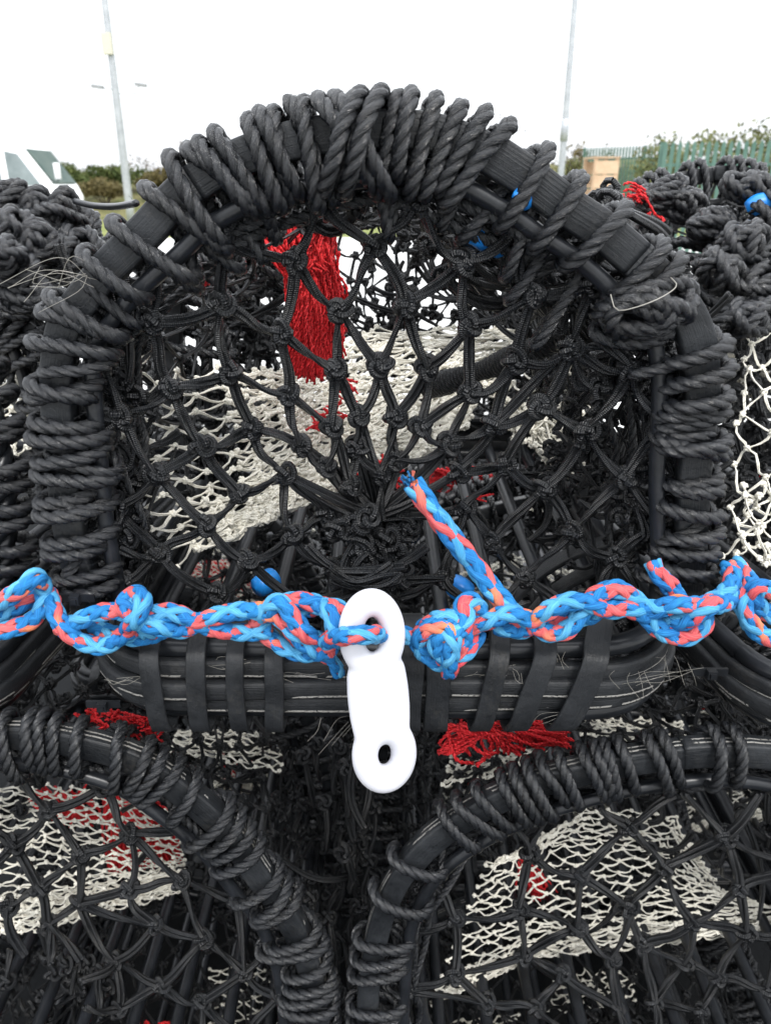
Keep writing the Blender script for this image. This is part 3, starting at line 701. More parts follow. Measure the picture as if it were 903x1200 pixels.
# left neighbour
orL = np.array([-.60, .02, 1.052])
potL, PcL, NcL = generic_pot(orL, math.radians(-6), 'black lobster pot at the left edge with ropes piled over its shoulder', (.26, .62), P0*np.array([1, 1, .89]))
def locL(p): return (p-orL)@Rz(math.radians(-6))
mb = MB()
legP = cat([locL(at(-2, 735, .03)), locL(at(2, 640, .03)), locL(at(-2, 540, .04)), locL(at(-30, 440, .06)), locL(at(-90, 360, .1))], .004)
Tl, Nl = planar(legP); Nl = Nl if Nl[5][0] > 0 else -Nl
mb.laid(legP, .012, .05, 3, 8)
mb.build('corner_post', M['tube'], potL)
mb = MB(); binding(mb, legP, Nl, np.arange(.02, arclen(legP)[-1]-.02, .0165)+rng.normal(size=len(np.arange(.02, arclen(legP)[-1]-.02, .0165)))*.003, a_out=.022, a_in=.04, b=.02)
mb.build('binding_rope', M['rope'], potL)
for (x, y, Y, tl) in ((12, 234, .22, .2), (42, 246, .22, 1.2), (72, 256, .22, 1.2), (100, 268, .24, 1.3), (15, 265, .15, .1), (45, 285, .15, 1.0), (15, 320, .12, 0), (70, 300, .18, .9), (30, 345, .12, .1), (0, 300, .1, .3), (95, 290, .2, -.4), (5, 252, .3, 0)):
    ball(potL, locL(at(x, y, Y)), rng.uniform(.018, .030), .016, rng.uniform(.011, .017), 4, .0058, tilt=tl)
mb = MB()
for k in range(26):
    x = rng.uniform(-30, 70); y = 250+x*.3+rng.uniform(0, 110); a = locL(at(x, y, rng.uniform(.2, .3)))
    b_ = a+np.array([rng.uniform(.03, .09), rng.uniform(-.03, .03), rng.uniform(-.06, .0)])
    mb.laid(cat([a, (a+b_)/2+rng.normal(size=3)*.012, b_], .005), .0062, .032, 3, 6, k=.52)
mb.build('rope_bundle', M['rope'], potL)
mb = MB(); mb.tube(cat([locL(at(88, 236, .2)), locL(at(110, 241, .18)), locL(at(135, 242, .14)), locL(at(160, 238, .08))], .005), .0028, 6)
mb.build('tie_cord', M['tube'], potL)
mb = MB(); surf_net(mb, ctrl([[locL(at(-60, 560, .2)), locL(at(40, 520, .2))], [locL(at(-60, 380, .35)), locL(at(45, 385, .35))]]), 10, 26, .0015, .004, True, .0036, 0, .003, True)
mb.build('parlour_net', M['white_twine'], potL)

# ================================================================== lower pots
def lower_pot(orx, label, AP_, nodes, links, ends, hubpx, sheets, reds, turnpx, yw=.0):
    org = np.array([orx, .0, .565]); root = empty('lobster_pot', org); tag(root, label, 'lobster pot', 'lobster pots in the stack')
    P = cat(ats(AP_, .0)-org, .004); T, N = arch_parts(root, P, .024, .018); L = arclen(P)[-1]
    tk = sorted(nearest_s(P, x, y, .0, org) for x, y in turnpx)
    mb = MB(); binding(mb, P, N, tk, a_out=.0185, a_in=.034, lean=.006); mb.build('binding_rope', M['rope'], root)
    mb = MB(); head_ropes(mb, P+D*.016, N, 4, (.026, .06), .0055, .004); mb.build('head_rope', M['rope'], root)
    for i, y in enumerate((.30, .62)):
        Pk = P*np.array([.98, 1, .985])+D*y; Tk, Nk = arch_parts(root, Pk)
        mb = MB(); tk = np.linspace(.03, L-.03, 46)+rng.normal(size=46)*.005; binding(mb, Pk, Nk, sorted(tk), a_in=.05, jit=1.5, sides=6, ds=.005); head_ropes(mb, Pk, Nk, 3, (.03, .07)); mb.build('binding_rope', M['rope'], root)
    mb = MB(); arch_net(mb, P, N, .02, .30, 44, 10, .0023, .03, .03); arch_net(mb, P, N, .30, .62, 44, 8, .0023, .03, .03); mb.build('side_net', M['twine'], root)
    def yd(x, y): return .004+.05*max(0, 1-math.hypot(x-hubpx[0], y-hubpx[1])/330.)
    NN = {k: at(x, y, yd(x, y)+rng.normal()*.003)-org for k, (x, y) in nodes.items()}
    ll = [(NN[a], NN[b_]) for a, b_ in links]
    for k, e in ends: ll.append((NN[k], at(*e, .004)-org))
    mb = MB(); graph_net(mb, list(NN.values()), ll, .0048, .0095, .0029); hb = at(*hubpx, .09)-org
    for k in range(18): c = hb+rng.normal(size=3)*[.03, .01, .02]; knot(mb, c, .010, .0028); link(mb, c, c+rng.normal(size=3)*.03, .0045)
    mb.build('end_net', M['twine'], root)
    for g, nu, nv, r in sheets:
        mb = MB(); surf_net(mb, ctrl([[at(*p)-org for p in row] for row in g]), int(nu*1.1), int(nv*1.5), r*.80, .0014, True, r*1.4, 0, .003, True, hole=.03); mb.build('parlour_net', M['white_twine'], root)
    for A, B_, n_, r in reds:
        mb = MB(); fibres(mb, [at(*p)-org for p in A], [at(*p)-org for p in B_], n_, r, .004, .004, .006); mb.build('entrance_net', M['red_twine'], root)
    # bunched netting inside, below the white sheet
    mb = MB()
    for k in range(60):
        a = np.array([rng.uniform(-.22, .22), rng.uniform(.12, .5), rng.uniform(.06, .40)]); b_ = a+rng.normal(size=3)*[.04, .03, .05]
        link(mb, a, b_, .004, .012); knot(mb, a, .009, .0026, n=20, sides=5)
    mb.build('bunched_net', M['twine'], root)
    base_parts(root, .25, .002, .058, -.015, .66, [(x, .018, .003, .012) for x in np.linspace(-.19, .19, 6)], 9, .07)
    return root, org, P, N

APL = [(-345, 1262), (-345, 1150), (-310, 1050), (-240, 960), (-150, 900), (-60, 868), (20, 860), (95, 870), (165, 892), (228, 936), (272, 978), (305, 1025), (335, 1065), (358, 1110), (372, 1165), (376, 1215), (376, 1262)]
nl = dict(a=(57, 949), b=(95, 1002), c=(152, 977), d=(122, 920), e=(17, 990), f=(47, 1042), g=(92, 1057), h=(152, 1042), i=(57, 1084), j=(212, 1032), k=(182, 1084), l=(240, 1100), m=(277, 1054), n=(135, 1127), o=(190, 1154), p=(237, 1174), q=(287, 1140), r=(327, 1167), s=(329, 1085), t=(140, 1182), u=(225, 970), v=(-25, 945), w=(-30, 1030), x=(10, 1062), y=(240, 1225), z=(290, 1215))
ll_ = 'ae ab ad bc bf bg cd cu ch cj ef ew ev fx fi gi gh gk gn hj hk jm jl kn kl lq lo mq ms no ot op pq pz qr qs tn py rz iz'.split()
ll_ = [(w_[0], w_[1]) for w_ in ll_ if w_ != 'iz']
endl = [('a', (20, 905)), ('d', (90, 900)), ('d', (160, 925)), ('u', (215, 935)), ('u', (262, 990)), ('m', (300, 1035)), ('s', (345, 1085)), ('r', (362, 1150)), ('s', (320, 1040)), ('v', (-60, 900)), ('w', (-80, 1040)), ('r', (355, 1200)), ('i', (60, 1130)), ('x', (30, 1120)), ('n', (95, 1150)), ('t', (100, 1180)), ('i', (95, 1125))]
shl = [([[(-60, 1110, .10), (60, 1085, .12), (140, 1062, .16), (215, 1040, .2)], [(-60, 1000, .10), (50, 990, .13), (140, 1000, .17), (215, 1010, .22)], [(-60, 925, .12), (50, 918, .16), (130, 925, .2), (205, 955, .24)]], 16, 20, .0016),
       ([[(-60, 1105, .12), (60, 1085, .13), (210, 1045, .2)], [(-60, 1050, .12), (50, 1045, .14), (210, 1020, .2)]], 18, 12, .0016),
       ([[(200, 880, .15), (330, 905, .2)], [(210, 855, .35), (330, 858, .38)]], 8, 8, .0016)]
rdl = [([(120, 935, .26), (200, 945, .27)], [(130, 1020, .24), (215, 1005, .26)], 170, .002), ([(30, 930, .25), (110, 930, .26)], [(60, 960, .25), (120, 960, .26)], 50, .0018), ([(92, 835, .1), (190, 850, .1)], [(100, 845, .12), (185, 862, .12)], 60, .0018)]
tl_ = [(-300, 1040), (-280, 1010), (-200, 930), (-180, 915), (-110, 885), (-90, 878), (-60, 868), (-5, 860), (10, 860), (38, 861), (52, 863), (66, 865), (95, 870), (135, 882), (165, 893), (178, 900), (192, 910), (215, 926), (248, 955), (262, 968), (274, 981), (284, 995), (308, 1030), (318, 1042), (330, 1058), (350, 1092), (357, 1107), (364, 1125), (368, 1143), (371, 1155), (373, 1175), (375, 1195), (376, 1215)]
potA = lower_pot(at(18, 1000, 0)[0], 'black lobster pot underneath at the lower left, red netting behind its white mesh', APL, nl, ll_, endl, (85, 1150), shl, rdl, tl_)

APR = [(432, 1262), (430, 1200), (436, 1120), (455, 1050), (492, 995), (548, 952), (615, 920), (700, 897), (780, 884), (860, 880), (940, 890), (1030, 925), (1100, 985), (1140, 1070), (1150, 1160), (1150, 1262)]
nr = dict(a=(736, 968), b=(621, 1000), c=(678, 1026), d=(779, 1016), e=(736, 1063), f=(608, 1066), g=(676, 1086), h=(716, 1123), i=(751, 1106), j=(811, 1081), k=(851, 980), l=(866, 1041), m=(874, 1093), n=(841, 1146), o=(801, 1129), p=(613, 1121), q=(533, 1076), r=(533, 1141), s=(658, 1141), t=(473, 1161), u=(628, 1181), v=(766, 1174), w=(723, 1181), x=(570, 1176), y=(821, 1185), z=(930, 1010), A=(920, 1090), B=(900, 1160), C=(480, 1090))
lr = 'ac ad bf bc ce cg de dj dk eh ei fq fp fg gh gp hw is io ij jl jm jo kl kz lm lz mn mA no nB ov pr ps qC qr rt rx su sw vi vy ux ny AB xt iv zA'.split()
lr = [(w_[0], w_[1]) for w_ in lr if w_ != 'is']
endr = [('a', (700, 945)), ('a', (790, 930)), ('b', (600, 965)), ('b', (640, 955)), ('k', (800, 930)), ('k', (890, 930)), ('q', (505, 1035)), ('C', (462, 1080)), ('t', (450, 1150)), ('t', (455, 1205)), ('z', (960, 950)), ('w', (730, 1215)), ('v', (770, 1215)), ('u', (660, 1215)), ('y', (840, 1220))]
shr = [([[(505, 1175, .08), (620, 1120, .12), (760, 1105, .16), (930, 1085, .18)], [(540, 1080, .10), (640, 1075, .15), (760, 1060, .18), (930, 1065, .2)], [(570, 1015, .11), (650, 990, .16), (770, 1000, .2), (850, 1050, .22)], [(600, 1005, .14), (690, 945, .2), (790, 955, .25), (815, 1000, .26)]], 20, 22, .0016),
       ([[(505, 1175, .10), (620, 1125, .13), (760, 1108, .17), (930, 1085, .19)], [(540, 1140, .10), (640, 1100, .15), (760, 1080, .18), (930, 1070, .2)]], 22, 8, .0017),
       ([[(520, 920, .12), (600, 905, .14)], [(530, 880, .2), (640, 880, .22)]], 8, 8, .0016), ([[(680, 860, .2), (800, 870, .2)], [(690, 840, .3), (800, 845, .3)]], 9, 6, .0016)]
rdr = [([(612, 1015, .24)], [(650, 1045, .24), (625, 1050, .24)], 60, .002), ([(515, 855, .05), (600, 845, .07)], [(545, 890, .05), (675, 868, .07)], 22, .0027), ([(600, 850, .05)], [(670, 875, .06), (640, 850, .06)], 30, .0021), ([(520, 880, .05)], [(545, 872, .05), (560, 855, .05)], 20, .002)]
tr_ = [(430, 1210), (432, 1192), (433, 1175), (438, 1140), (443, 1118), (447, 1100), (470, 1045), (482, 1010), (535, 962), (550, 950), (572, 940), (598, 927), (612, 921), (626, 917), (640, 913), (660, 907), (688, 900), (701, 897), (714, 895), (728, 892), (760, 887), (775, 885), (835, 881), (858, 880), (950, 895), (970, 900), (1050, 940), (1070, 960), (1100, 985)]
potB = lower_pot(at(800, 1000, 0)[0], 'black lobster pot underneath at the lower right, red strands tangled on its roof', APR, nr, lr, endr, (745, 1195), shr, rdr, tr_)

def copy_pot(src, dx, dy, dz, label):
    r = src.copy(); C.objects.link(r); r.location = src.location.copy(); r.location.x += dx; r.location.y += dy; r.location.z += dz; r['label'] = label
    for ch in src.children:
        if ch.name.split('.')[0] in ('head_rope', 'bunched_net'): continue
        c = ch.copy(); C.objects.link(c); c.parent = r
    return r
# slack netting hanging down between the two lower pots
mb = MB(); oA = potA[1]
for k in range(70):
    x = rng.uniform(352, 440); y = rng.uniform(860, 1120); Y = rng.uniform(.10, .3); a = at(x, y, Y)-oA
    b_ = a+np.array([rng.normal()*.01, rng.normal()*.01, -rng.uniform(.04, .10)]); link(mb, a, b_, .0044, .008); knot(mb, a, .0095, .0028, n=24, sides=5)
mb.build('hanging_net', M['twine'], potA[0])
LA, LB = potA[0], potB[0]
copy_pot(LA, 0, 0, -.495, 'bottom lobster pot of the stack, beneath the lower left one, dark through its slats')
copy_pot(LB, 0, 0, -.495, 'bottom lobster pot of the stack, beneath the lower right one, dark through its slats')
copy_pot(LA, -.02, .72, .0, 'lobster pot standing behind the lower left one, glimpsed through its netting')
copy_pot(LB, .60, .72, .0, 'lobster pot behind and right of the lower right one, dark through its netting')
copy_pot(LA, -.02, .72, -.495, 'bottom lobster pot of the back row, dark beyond the lower left one')
copy_pot(LB, .02, .72, -.495, 'bottom lobster pot of the back row, dark beyond the lower right one')
copy_pot(LB, .60, .72, -.495, 'bottom lobster pot at the right end of the back row')
copy_pot(LB, .58, .0, .0, 'lobster pot past the right edge, glimpsed through the lower right one')
copy_pot(LA, -.58, .0, .0, 'lobster pot past the left edge, glimpsed through the lower left one')
copy_pot(LB, .02, .72, .0, 'lobster pot standing behind the lower right one, glimpsed through its netting')

# ================================================================== marker rope
rp = empty('plaited_rope', at(450, 740, -.06)); ro = np.array(rp.location)
tag(rp, 'blue and coral plaited rope knotted across the front of the middle pot', 'rope')
BM = [M['s_blue'], M['s_light'], M['s_coral'], M['s_mix']]
def brope(name, pts, R=.0068, mats=(2, 0, 1, 0, 2, 1, 0, 0), per=.066):
    mb = MB(); mb.braid(cat(ats(pts)-ro, .0013), R, mats, per); return mb.build(name, BM, rp)
brope('cord', [(-30, 715, -.03), (0, 706, -.04), (25, 690, -.045), (42, 676, -.04), (52, 690, -.03), (50, 712, -.035), (36, 728, -.04), (10, 738, -.045), (-30, 748, -.04)])
brope('cord', [(-30, 728, -.025), (0, 722, -.03), (28, 706, -.03), (44, 694, -.02)])
brope('cord', [(50, 690, .0), (60, 702, -.03), (70, 728, -.045), (92, 750, -.05), (122, 757, -.05), (148, 742, -.052), (172, 722, -.05), (204, 718, -.052), (240, 733, -.052), (280, 741, -.05), (318, 738, -.05)])
brope('cord', [(72, 738, -.03), (92, 728, -.045), (122, 717, -.047), (150, 718, -.05), (176, 732, -.058), (212, 738, -.05), (246, 724, -.055), (284, 716, -.052), (322, 720, -.06), (345, 742, -.066), (366, 760, -.066), (388, 768, -.060)])
brope('knot', [(150, 738, -.052), (160, 722, -.064), (168, 704, -.058), (158, 696, -.045), (146, 706, -.05), (158, 722, -.06), (176, 742, -.05)])
brope('cord', [(110, 735, -.03), (138, 745, -.04), (170, 746, -.042), (200, 735, -.045)])
brope('knot', [(300, 728, -.045), (314, 714, -.06), (328, 706, -.064), (342, 722, -.068), (358, 742, -.070), (380, 752, -.062), (396, 748, -.07), (402, 730, -.075), (396, 714, -.066), (376, 710, -.058), (350, 716, -.05), (332, 726, -.045)])
brope('knot', [(310, 742, -.045), (332, 758, -.055), (360, 766, -.06), (385, 760, -.07), (392, 740, -.078), (388, 722, -.074), (378, 710, -.06), (350, 704, -.055), (320, 708, -.05)])
brope('tail_end', [(352, 762, -.058), (374, 766, -.062), (390, 775, -.06), (397, 790, -.058)], .0052)
brope('cord', [(382, 752, -.072), (396, 747, -.092), (408, 745, -.102), (420, 744, -.103), (434, 744, -.098), (443, 743, -.084), (452, 742, -.066), (470, 743, -.056), (488, 748, -.058), (505, 742, -.058)], .0064)
brope('knot', [(494, 738, -.05), (514, 726, -.062), (534, 726, -.064), (544, 742, -.06), (536, 762, -.062), (518, 776, -.06), (500, 768, -.058), (490, 752, -.06), (500, 738, -.066), (520, 736, -.07), (530, 752, -.074), (526, 774, -.070), (527, 788, -.06)])
brope('knot', [(560, 742, -.045), (548, 762, -.058), (530, 772, -.064), (512, 762, -.068), (516, 746, -.07), (536, 738, -.070), (546, 724, -.066), (540, 710, -.06), (552, 704, -.055), (562, 716, -.05), (560, 734, -.05)], mats=(0, 2, 1, 0, 3, 1, 0, 0))
brope('cord', [(545, 738, -.05), (570, 728, -.055), (598, 719, -.058), (622, 728, -.056), (642, 742, -.058), (664, 738, -.062), (682, 716, -.06), (698, 698, -.058), (722, 690, -.058), (744, 703, -.056), (764, 714, -.06), (792, 708, -.064), (822, 709, -.06), (848, 696, -.045), (858, 676, -.03), (852, 665, -.015)])
brope('cord', [(580, 734, -.045), (612, 738, -.05), (638, 718, -.062), (662, 706, -.064), (686, 706, -.064), (712, 714, -.062), (738, 714, -.062), (756, 722, -.058), (772, 738, -.06), (798, 747, -.062), (820, 738, -.060), (824, 722, -.054), (806, 714, -.048), (794, 700, -.045), (782, 684, -.045), (770, 672, -.04), (764, 659, -.035)])
brope('cord', [(640, 738, -.045), (664, 724, -.05), (690, 722, -.048), (720, 702, -.048), (744, 714, -.045), (772, 724, -.05), (800, 728, -.062), (828, 712, -.068), (850, 705, -.05), (866, 690, -.03)], mats=(0, 2, 1, 0, 1, 0, 3, 0))
brope('cord', [(862, 660, .0), (880, 688, -.035), (870, 705, -.045), (876, 726, -.05), (892, 744, -.05), (930, 760, -.05)])
brope('cord', [(940, 700, -.03), (905, 692, -.04), (884, 690, -.045), (890, 712, -.04), (912, 724, -.04), (940, 730, -.03)])
brope('tail_end', [(612, 730, -.045), (600, 716, -.048), (578, 692, -.045), (556, 663, -.042), (530, 630, -.038), (506, 598, -.034), (484, 567, -.030)], .0076, mats=(2, 0, 1, 0, 0, 2, 1, 0), per=.095)
mb = MB(); tp = at(486, 570, -.030)-ro; fibres(mb, [tp], [at(480, 565, -.03)-ro], 14, .0014, .002, .004, .001, mat=0); fibres(mb, [tp], [at(482, 564, -.03)-ro], 10, .0014, .002, .004, .001, mat=2)
mb.build('frayed_end', BM, rp)

# ================================================================== white link
def make_link():
    mb = MB()
    wpx = 906/ .53
    # local coords: x across, y depth, z up; centre lines of the two eyes and the bar between
    def ring(cz, cx, rx, rz, r, flat):
        t = np.linspace(0, 2*PI, 49); P = np.stack([cx+rx*np.cos(t), np.zeros(49), cz+rz*np.sin(t)], 1)
        T = np.stack([-rx*np.sin(t), 0*t, rz*np.cos(t)], 1); T /= np.linalg.norm(T, axis=1)[:, None]; N = np.cross(T, D)
        a = np.arange(20)*2*PI/20
        V = P[:, None]+r*(np.cos(a)[None, :, None]*N[:, None])+r*flat*(np.sin(a)[None, :, None]*D)
        mb.grid(V, (t, np.linspace(0, 1, 21)))
    ring(.0385, 0, .0140, .0202, .0084, 1.0); ring(-.0415, 0, .0138, .0175, .0092, 1.0)
    # web
    sec = []
    for a in np.arange(24)*2*PI/24:
        c, s_ = math.cos(a), math.sin(a); sec.append((.0202*math.copysign(abs(c)**.6, c), .0075*math.copysign(abs(s_)**.8, s_)))
    z = np.linspace(-.030, .0215, 22); sec = np.array(sec)
    wz = .0212-.0014*np.clip(np.abs(z+.004)/.02, 0, 1)**2; wz[0] = wz[-1] = .004; wz[1] = wz[-2] = .0185
    V = np.stack([sec[None, :, 0]/.0202*wz[:, None], sec[None, :, 1]*np.where(wz < .01, .3, 1)[:, None], np.broadcast_to(z[:, None], (22, len(sec)))], -1)
    mb.grid(V, (z, np.linspace(0, 1, len(sec)+1)))
    o = mb.build('plastic_link', M['white_plastic'])
    m = o.modifiers.new('r', 'REMESH'); m.mode = 'VOXEL'; m.voxel_size = .0008; m.use_smooth_shade = True
    m = o.modifiers.new('s', 'SMOOTH'); m.iterations = 70; m.factor = .7
    return o
lk_o = make_link()
c_ = at(443, 813, -.083); lk_o.location = c_
top_, bot_ = at(440, 745, -.087), at(447, 885, -.087)
lk_o.rotation_euler = (math.radians(-6), math.radians(-3.5), math.radians(16))
lk_o.scale = (1.10, 1, .985*np.linalg.norm(at(440, 702, -.087)-at(448, 926, -.087))/.132)
tag(lk_o, 'white plastic figure-eight link with two eyes hanging from the blue rope', 'plastic link')

# ================================================================== setting
def sheet(name, pts, m, z, kind='structure'):
    me = bpy.data.meshes.new(name); me.from_pydata([(x, y, z) for x, y in pts], [], [tuple(range(len(pts)))]); me.materials.append(m)
    o = bpy.data.objects.new(name, me); C.objects.link(o); o['kind'] = kind; return o
g_grass = plain('rough_grass', (.10, .13, .03), (.20, .21, .07), .9, .2, .9, 30, .02)
g_conc = plain('pale_concrete', (.44, .44, .43), (.56, .56, .55), .85, .3, 1.2, 60, .003)
sheet('ground', [(-400, -200), (400, -200), (400, 700), (-400, 700)], g_grass, 0)
sheet('yard', [(-60, -30), (60, -30), (60, 24), (10, 24.6), (-12, 24), (-60, 25)], g_conc, .004)
g_shade = plain('painted_ground_shade', (.008, .0085, .009), (.016, .017, .018), 1.0, .1, 2.5, 150, .003)  # near-black colour painted in as the shade below the stack
sheet('painted_shade_sheet', [(-4, -3), (4, -3), (4, 4.2), (-4, 4.2)], g_shade, .008)  # sheet added to keep the gaps between the pots dark
# bank of rough scrub behind the yard
def bank():
    nx, ny = 120, 24; X = np.linspace(-90, 45, nx); Yv = np.linspace(34, 80, ny); V = np.zeros((ny, nx, 3))
    for j, y in enumerate(Yv):
        for i, x in enumerate(X):
            t = min(1, max(0, (y-34)/14)); h = (2.1+.5*math.sin(x*.13)+.25*math.sin(x*.51+1))*(t*t*(3-2*t))
            e = min(1, max(0, (45-x)/12)); V[j, i] = (x, y, h*e-.02+.12*math.sin(x*2.1+y)*math.sin(y*1.7)*t)
    mb = MB(); mb.grid(V, (np.linspace(0, 1, ny), np.linspace(0, 1, nx)), wrap=False)
    m = plain('bank_turf', (.07, .085, .025), (.17, .15, .07), .95, .2, 1.5, 12, .05)
    o = mb.build('bank', m); o['kind'] = 'structure'
bank()
leafm = [plain('gorse_leaf', (.045, .07, .022), (.10, .12, .035), .8, .2, 3, 30, 0), plain('bramble_leaf', (.08, .07, .03), (.15, .12, .05), .8, .2, 3, 30, 0), plain('hedge_leaf', (.09, .11, .04), (.17, .17, .075), .8, .2, 3, 30, 0)]
barkm = plain('bark', (.10, .08, .06), (.2, .17, .14), .9, .2, 6, 30, .005)
def bush(name, label, loc, rx, ry, h, n, m, cat_='bush', group=None, ls=.09):
    root = empty(name, loc); tag(root, label, cat_, group)
    mb = MB(); ctr = [(rng.uniform(-.6, .6)*rx, rng.uniform(-.6, .6)*ry, rng.uniform(.35, .8)*h, rng.uniform(.3, .5)) for _ in range(9)]
    V = []; F = []
    for k in range(n):
        c = ctr[k % 9]; d = rng.normal(size=3); d /= np.linalg.norm(d); rr = c[3]*rng.uniform(.55, 1.05)
        p = np.array([c[0]+d[0]*rr*rx, c[1]+d[1]*rr*ry, max(.03, c[2]+d[2]*rr*h*.7)])
        a = rng.normal(size=3); a /= np.linalg.norm(a); b_ = np.cross(a, rng.normal(size=3)); b_ /= np.linalg.norm(b_)
        s_ = ls*rng.uniform(.5, 1.3); i = len(V); V += [p-a*s_, p+b_*s_*.5, p+a*s_, p-b_*s_*.5]; F.append((i, i+1, i+2, i+3))
    mb.poly(V, F); mb.build('foliage', m, root, False)
    mb = MB()
    for k in range(7): x, y, z, _ = ctr[k]; mb.tube(cat([(x*.2, y*.2, -.05), (x*.7, y*.7, z*.5), (x, y, z)], .15), np.linspace(.04, .012, len(cat([(x*.2, y*.2, -.05), (x*.7, y*.7, z*.5), (x, y, z)], .15))), 5)
    mb.build('stem', barkm, root)
    return root
def pxat(x, Y, z=0): p = at(x, 215, Y); return (p[0], Y, z)
desc = ['dark green gorse bush on the bank, just right of the white truck', 'low bramble bush on the bank left of the tall floodlight pole', 'green gorse bush on the bank behind the floodlight pole', 'brownish bush on the bank touching the rope-bound hoop of the middle pot', 'gorse bush peeping over the truck bonnet']
for i, (x, Y, z, w, h) in enumerate([(98, 41, 1.3, 1.7, 1.3), (122, 39, .9, 1.2, 1.0), (148, 42, 1.2, 1.8, 1.5), (185, 40, 1.2, 1.6, 1.2), (72, 44, 1.6, 1.6, 1.2)]):
    bush('gorse_bush', desc[i], pxat(x, Y, z-.2), w, 1.2, h, 2600, leafm[i % 2], 'bush', 'bushes on the bank')
def twig_tree(name, label, loc, h, seed, leaves=900, spread=.5, group='bare trees behind the yard', m=None):
    r = np.random.default_rng(seed); root = empty(name, loc); tag(root, label, 'tree', group)
    tr = MB(); tips = []; cr = MB()
    def branch(p, d, L, rad, lvl):
        n = 5; pts = [p]
        for k in range(n):
            d = d+r.normal(size=3)*.16; d[2] += .04; d /= np.linalg.norm(d); pts.append(pts[-1]+d*L/n)
        (tr if lvl < 2 else cr).tube(np.array(pts), np.linspace(rad, rad*.55, n+1), 5 if lvl < 2 else 3)
        if lvl < 4:
            for k in range(3 if lvl else 5):
                i = r.integers(2, n+1); dd = d*.6+r.normal(size=3)*spread; dd[2] = abs(dd[2])*.8+.15; dd /= np.linalg.norm(dd)
                branch(pts[i], dd, L*r.uniform(.5, .75), rad*.5, lvl+1)
        else: tips.extend(pts[2:])
    branch(np.zeros(3), np.array([0, 0, 1.]), h*.42, h*.022, 0)
    V = []; F = []
    for k in range(leaves):
        p = tips[r.integers(len(tips))]+r.normal(size=3)*.08; a = r.normal(size=3)*.05; b_ = r.normal(size=3)*.03; i = len(V)
        V += [p-a, p+b_, p+a, p-b_]; F.append((i, i+1, i+2, i+3))
    if leaves: cr.poly(V, F)
    tr.build('trunk', barkm, root); cr.build('crown', [m or barkm], root)
for i, (x, Y, h) in enumerate([(672, 36, 3.9), (735, 34, 4.0), (765, 33, 4.4), (700, 37, 3.4), (176, 46, 4.3), (188, 46, 4.0), (845, 31, 3.9)]):
    lab = ['leafy thicket tree just right of the thin right-hand pole', 'bare twiggy tree at the left end of the near green fence', 'tallest bare tree behind the near green fence', 'low bare tree over the far stretch of green fence', 'bare tree on the bank right of the floodlight pole', 'twiggy treetop on the bank against the hoop of the middle pot', 'thin bare tree behind the middle of the near green fence'][i]
    twig_tree('bare_tree', lab, pxat(x, Y, .0), h*(1.0 if x > 300 else 1.0), 20+i, 500 if i in (0, 3) else 120, m=leafm[1] if i in (0, 3) else None)
for i, (x, Y, w, h) in enumerate([(690, 36, 2.2, 2.4), (760, 34, 1.8, 2.7), (860, 20, 1.9, 2.75), (925, 20, 1.9, 2.75), (800, 21, 1.7, 2.65)]):
    lab = ['olive hedge bush right of the thin pole', 'hedge bush under the bare trees at the left end of the near fence', 'hedge bush behind the middle of the near green fence', 'hedge bush behind the right end of the near green fence', 'hedge bush behind the left part of the near green fence'][i]
    bush('hedge_bush', lab, pxat(x, Y), w, .9, h*1.0, 4200, leafm[2], 'hedge', 'hedge behind the fence', .07)

# green palisade fences
greenm = plain('green_painted_steel', (.06, .125, .095), (.09, .165, .13), .7, .4, 5, 50, 0)
def fence(label, A, B_, h, pitch=.135, pw=.040):
    root = empty('palisade_fence', (A[0], A[1], 0)); tag(root, label, 'fence')
    A = np.array([A[0], A[1], 0]); B2 = np.array([B_[0], B_[1], 0]); L = np.linalg.norm(B2-A); d = (B2-A)/L; ang = math.atan2(d[1], d[0]); R = Rz(ang)
    n = int(L/pitch)
    for k in range(min(n, 95)):
        mb = MB(); p = d*(k+.5)*pitch
        mb.box(p+np.array([0, 0, h/2]), (pw, .004, h/2-.06), R); c = p+np.array([0, 0, h-.06])
        V = np.array([[-pw, 0, 0], [pw, 0, 0], [.004, 0, .07], [-.004, 0, .07], [-pw, .006, 0], [pw, .006, 0], [.004, .006, .07], [-.004, .006, .07]])@R.T+c
        mb.poly(V, [(0, 1, 2, 3), (7, 6, 5, 4), (0, 3, 7, 4), (1, 5, 6, 2)]); mb.build('pale', greenm, root, False)
    for z in (.35, h-.42):
        mb = MB(); mb.box(d*L/2+np.array([0, 0, z])+np.cross(d, [0, 0, 1])*-.03, (L/2, .018, .03), R); mb.build('rail', greenm, root, False)
    k = 0.
    while k < L: mb = MB(); mb.box(d*k+np.array([0, 0, h/2])+np.cross(d, [0, 0, 1])*-.08, (.05, .03, h/2), R); mb.build('post', greenm, root, False); k += 2.7
f1a, f1b = at(775, 175, 16.6), at(1010, 175, 15.2)
fence('near green palisade steel fence at the right behind the neighbouring pot', f1a[:2], f1b[:2], 2.27)
f2a, f2b = at(683, 180, 33), at(790, 180, 30)
fence('far low stretch of green palisade fence between the thin pole and the near fence', f2a[:2], f2b[:2], 2.8)

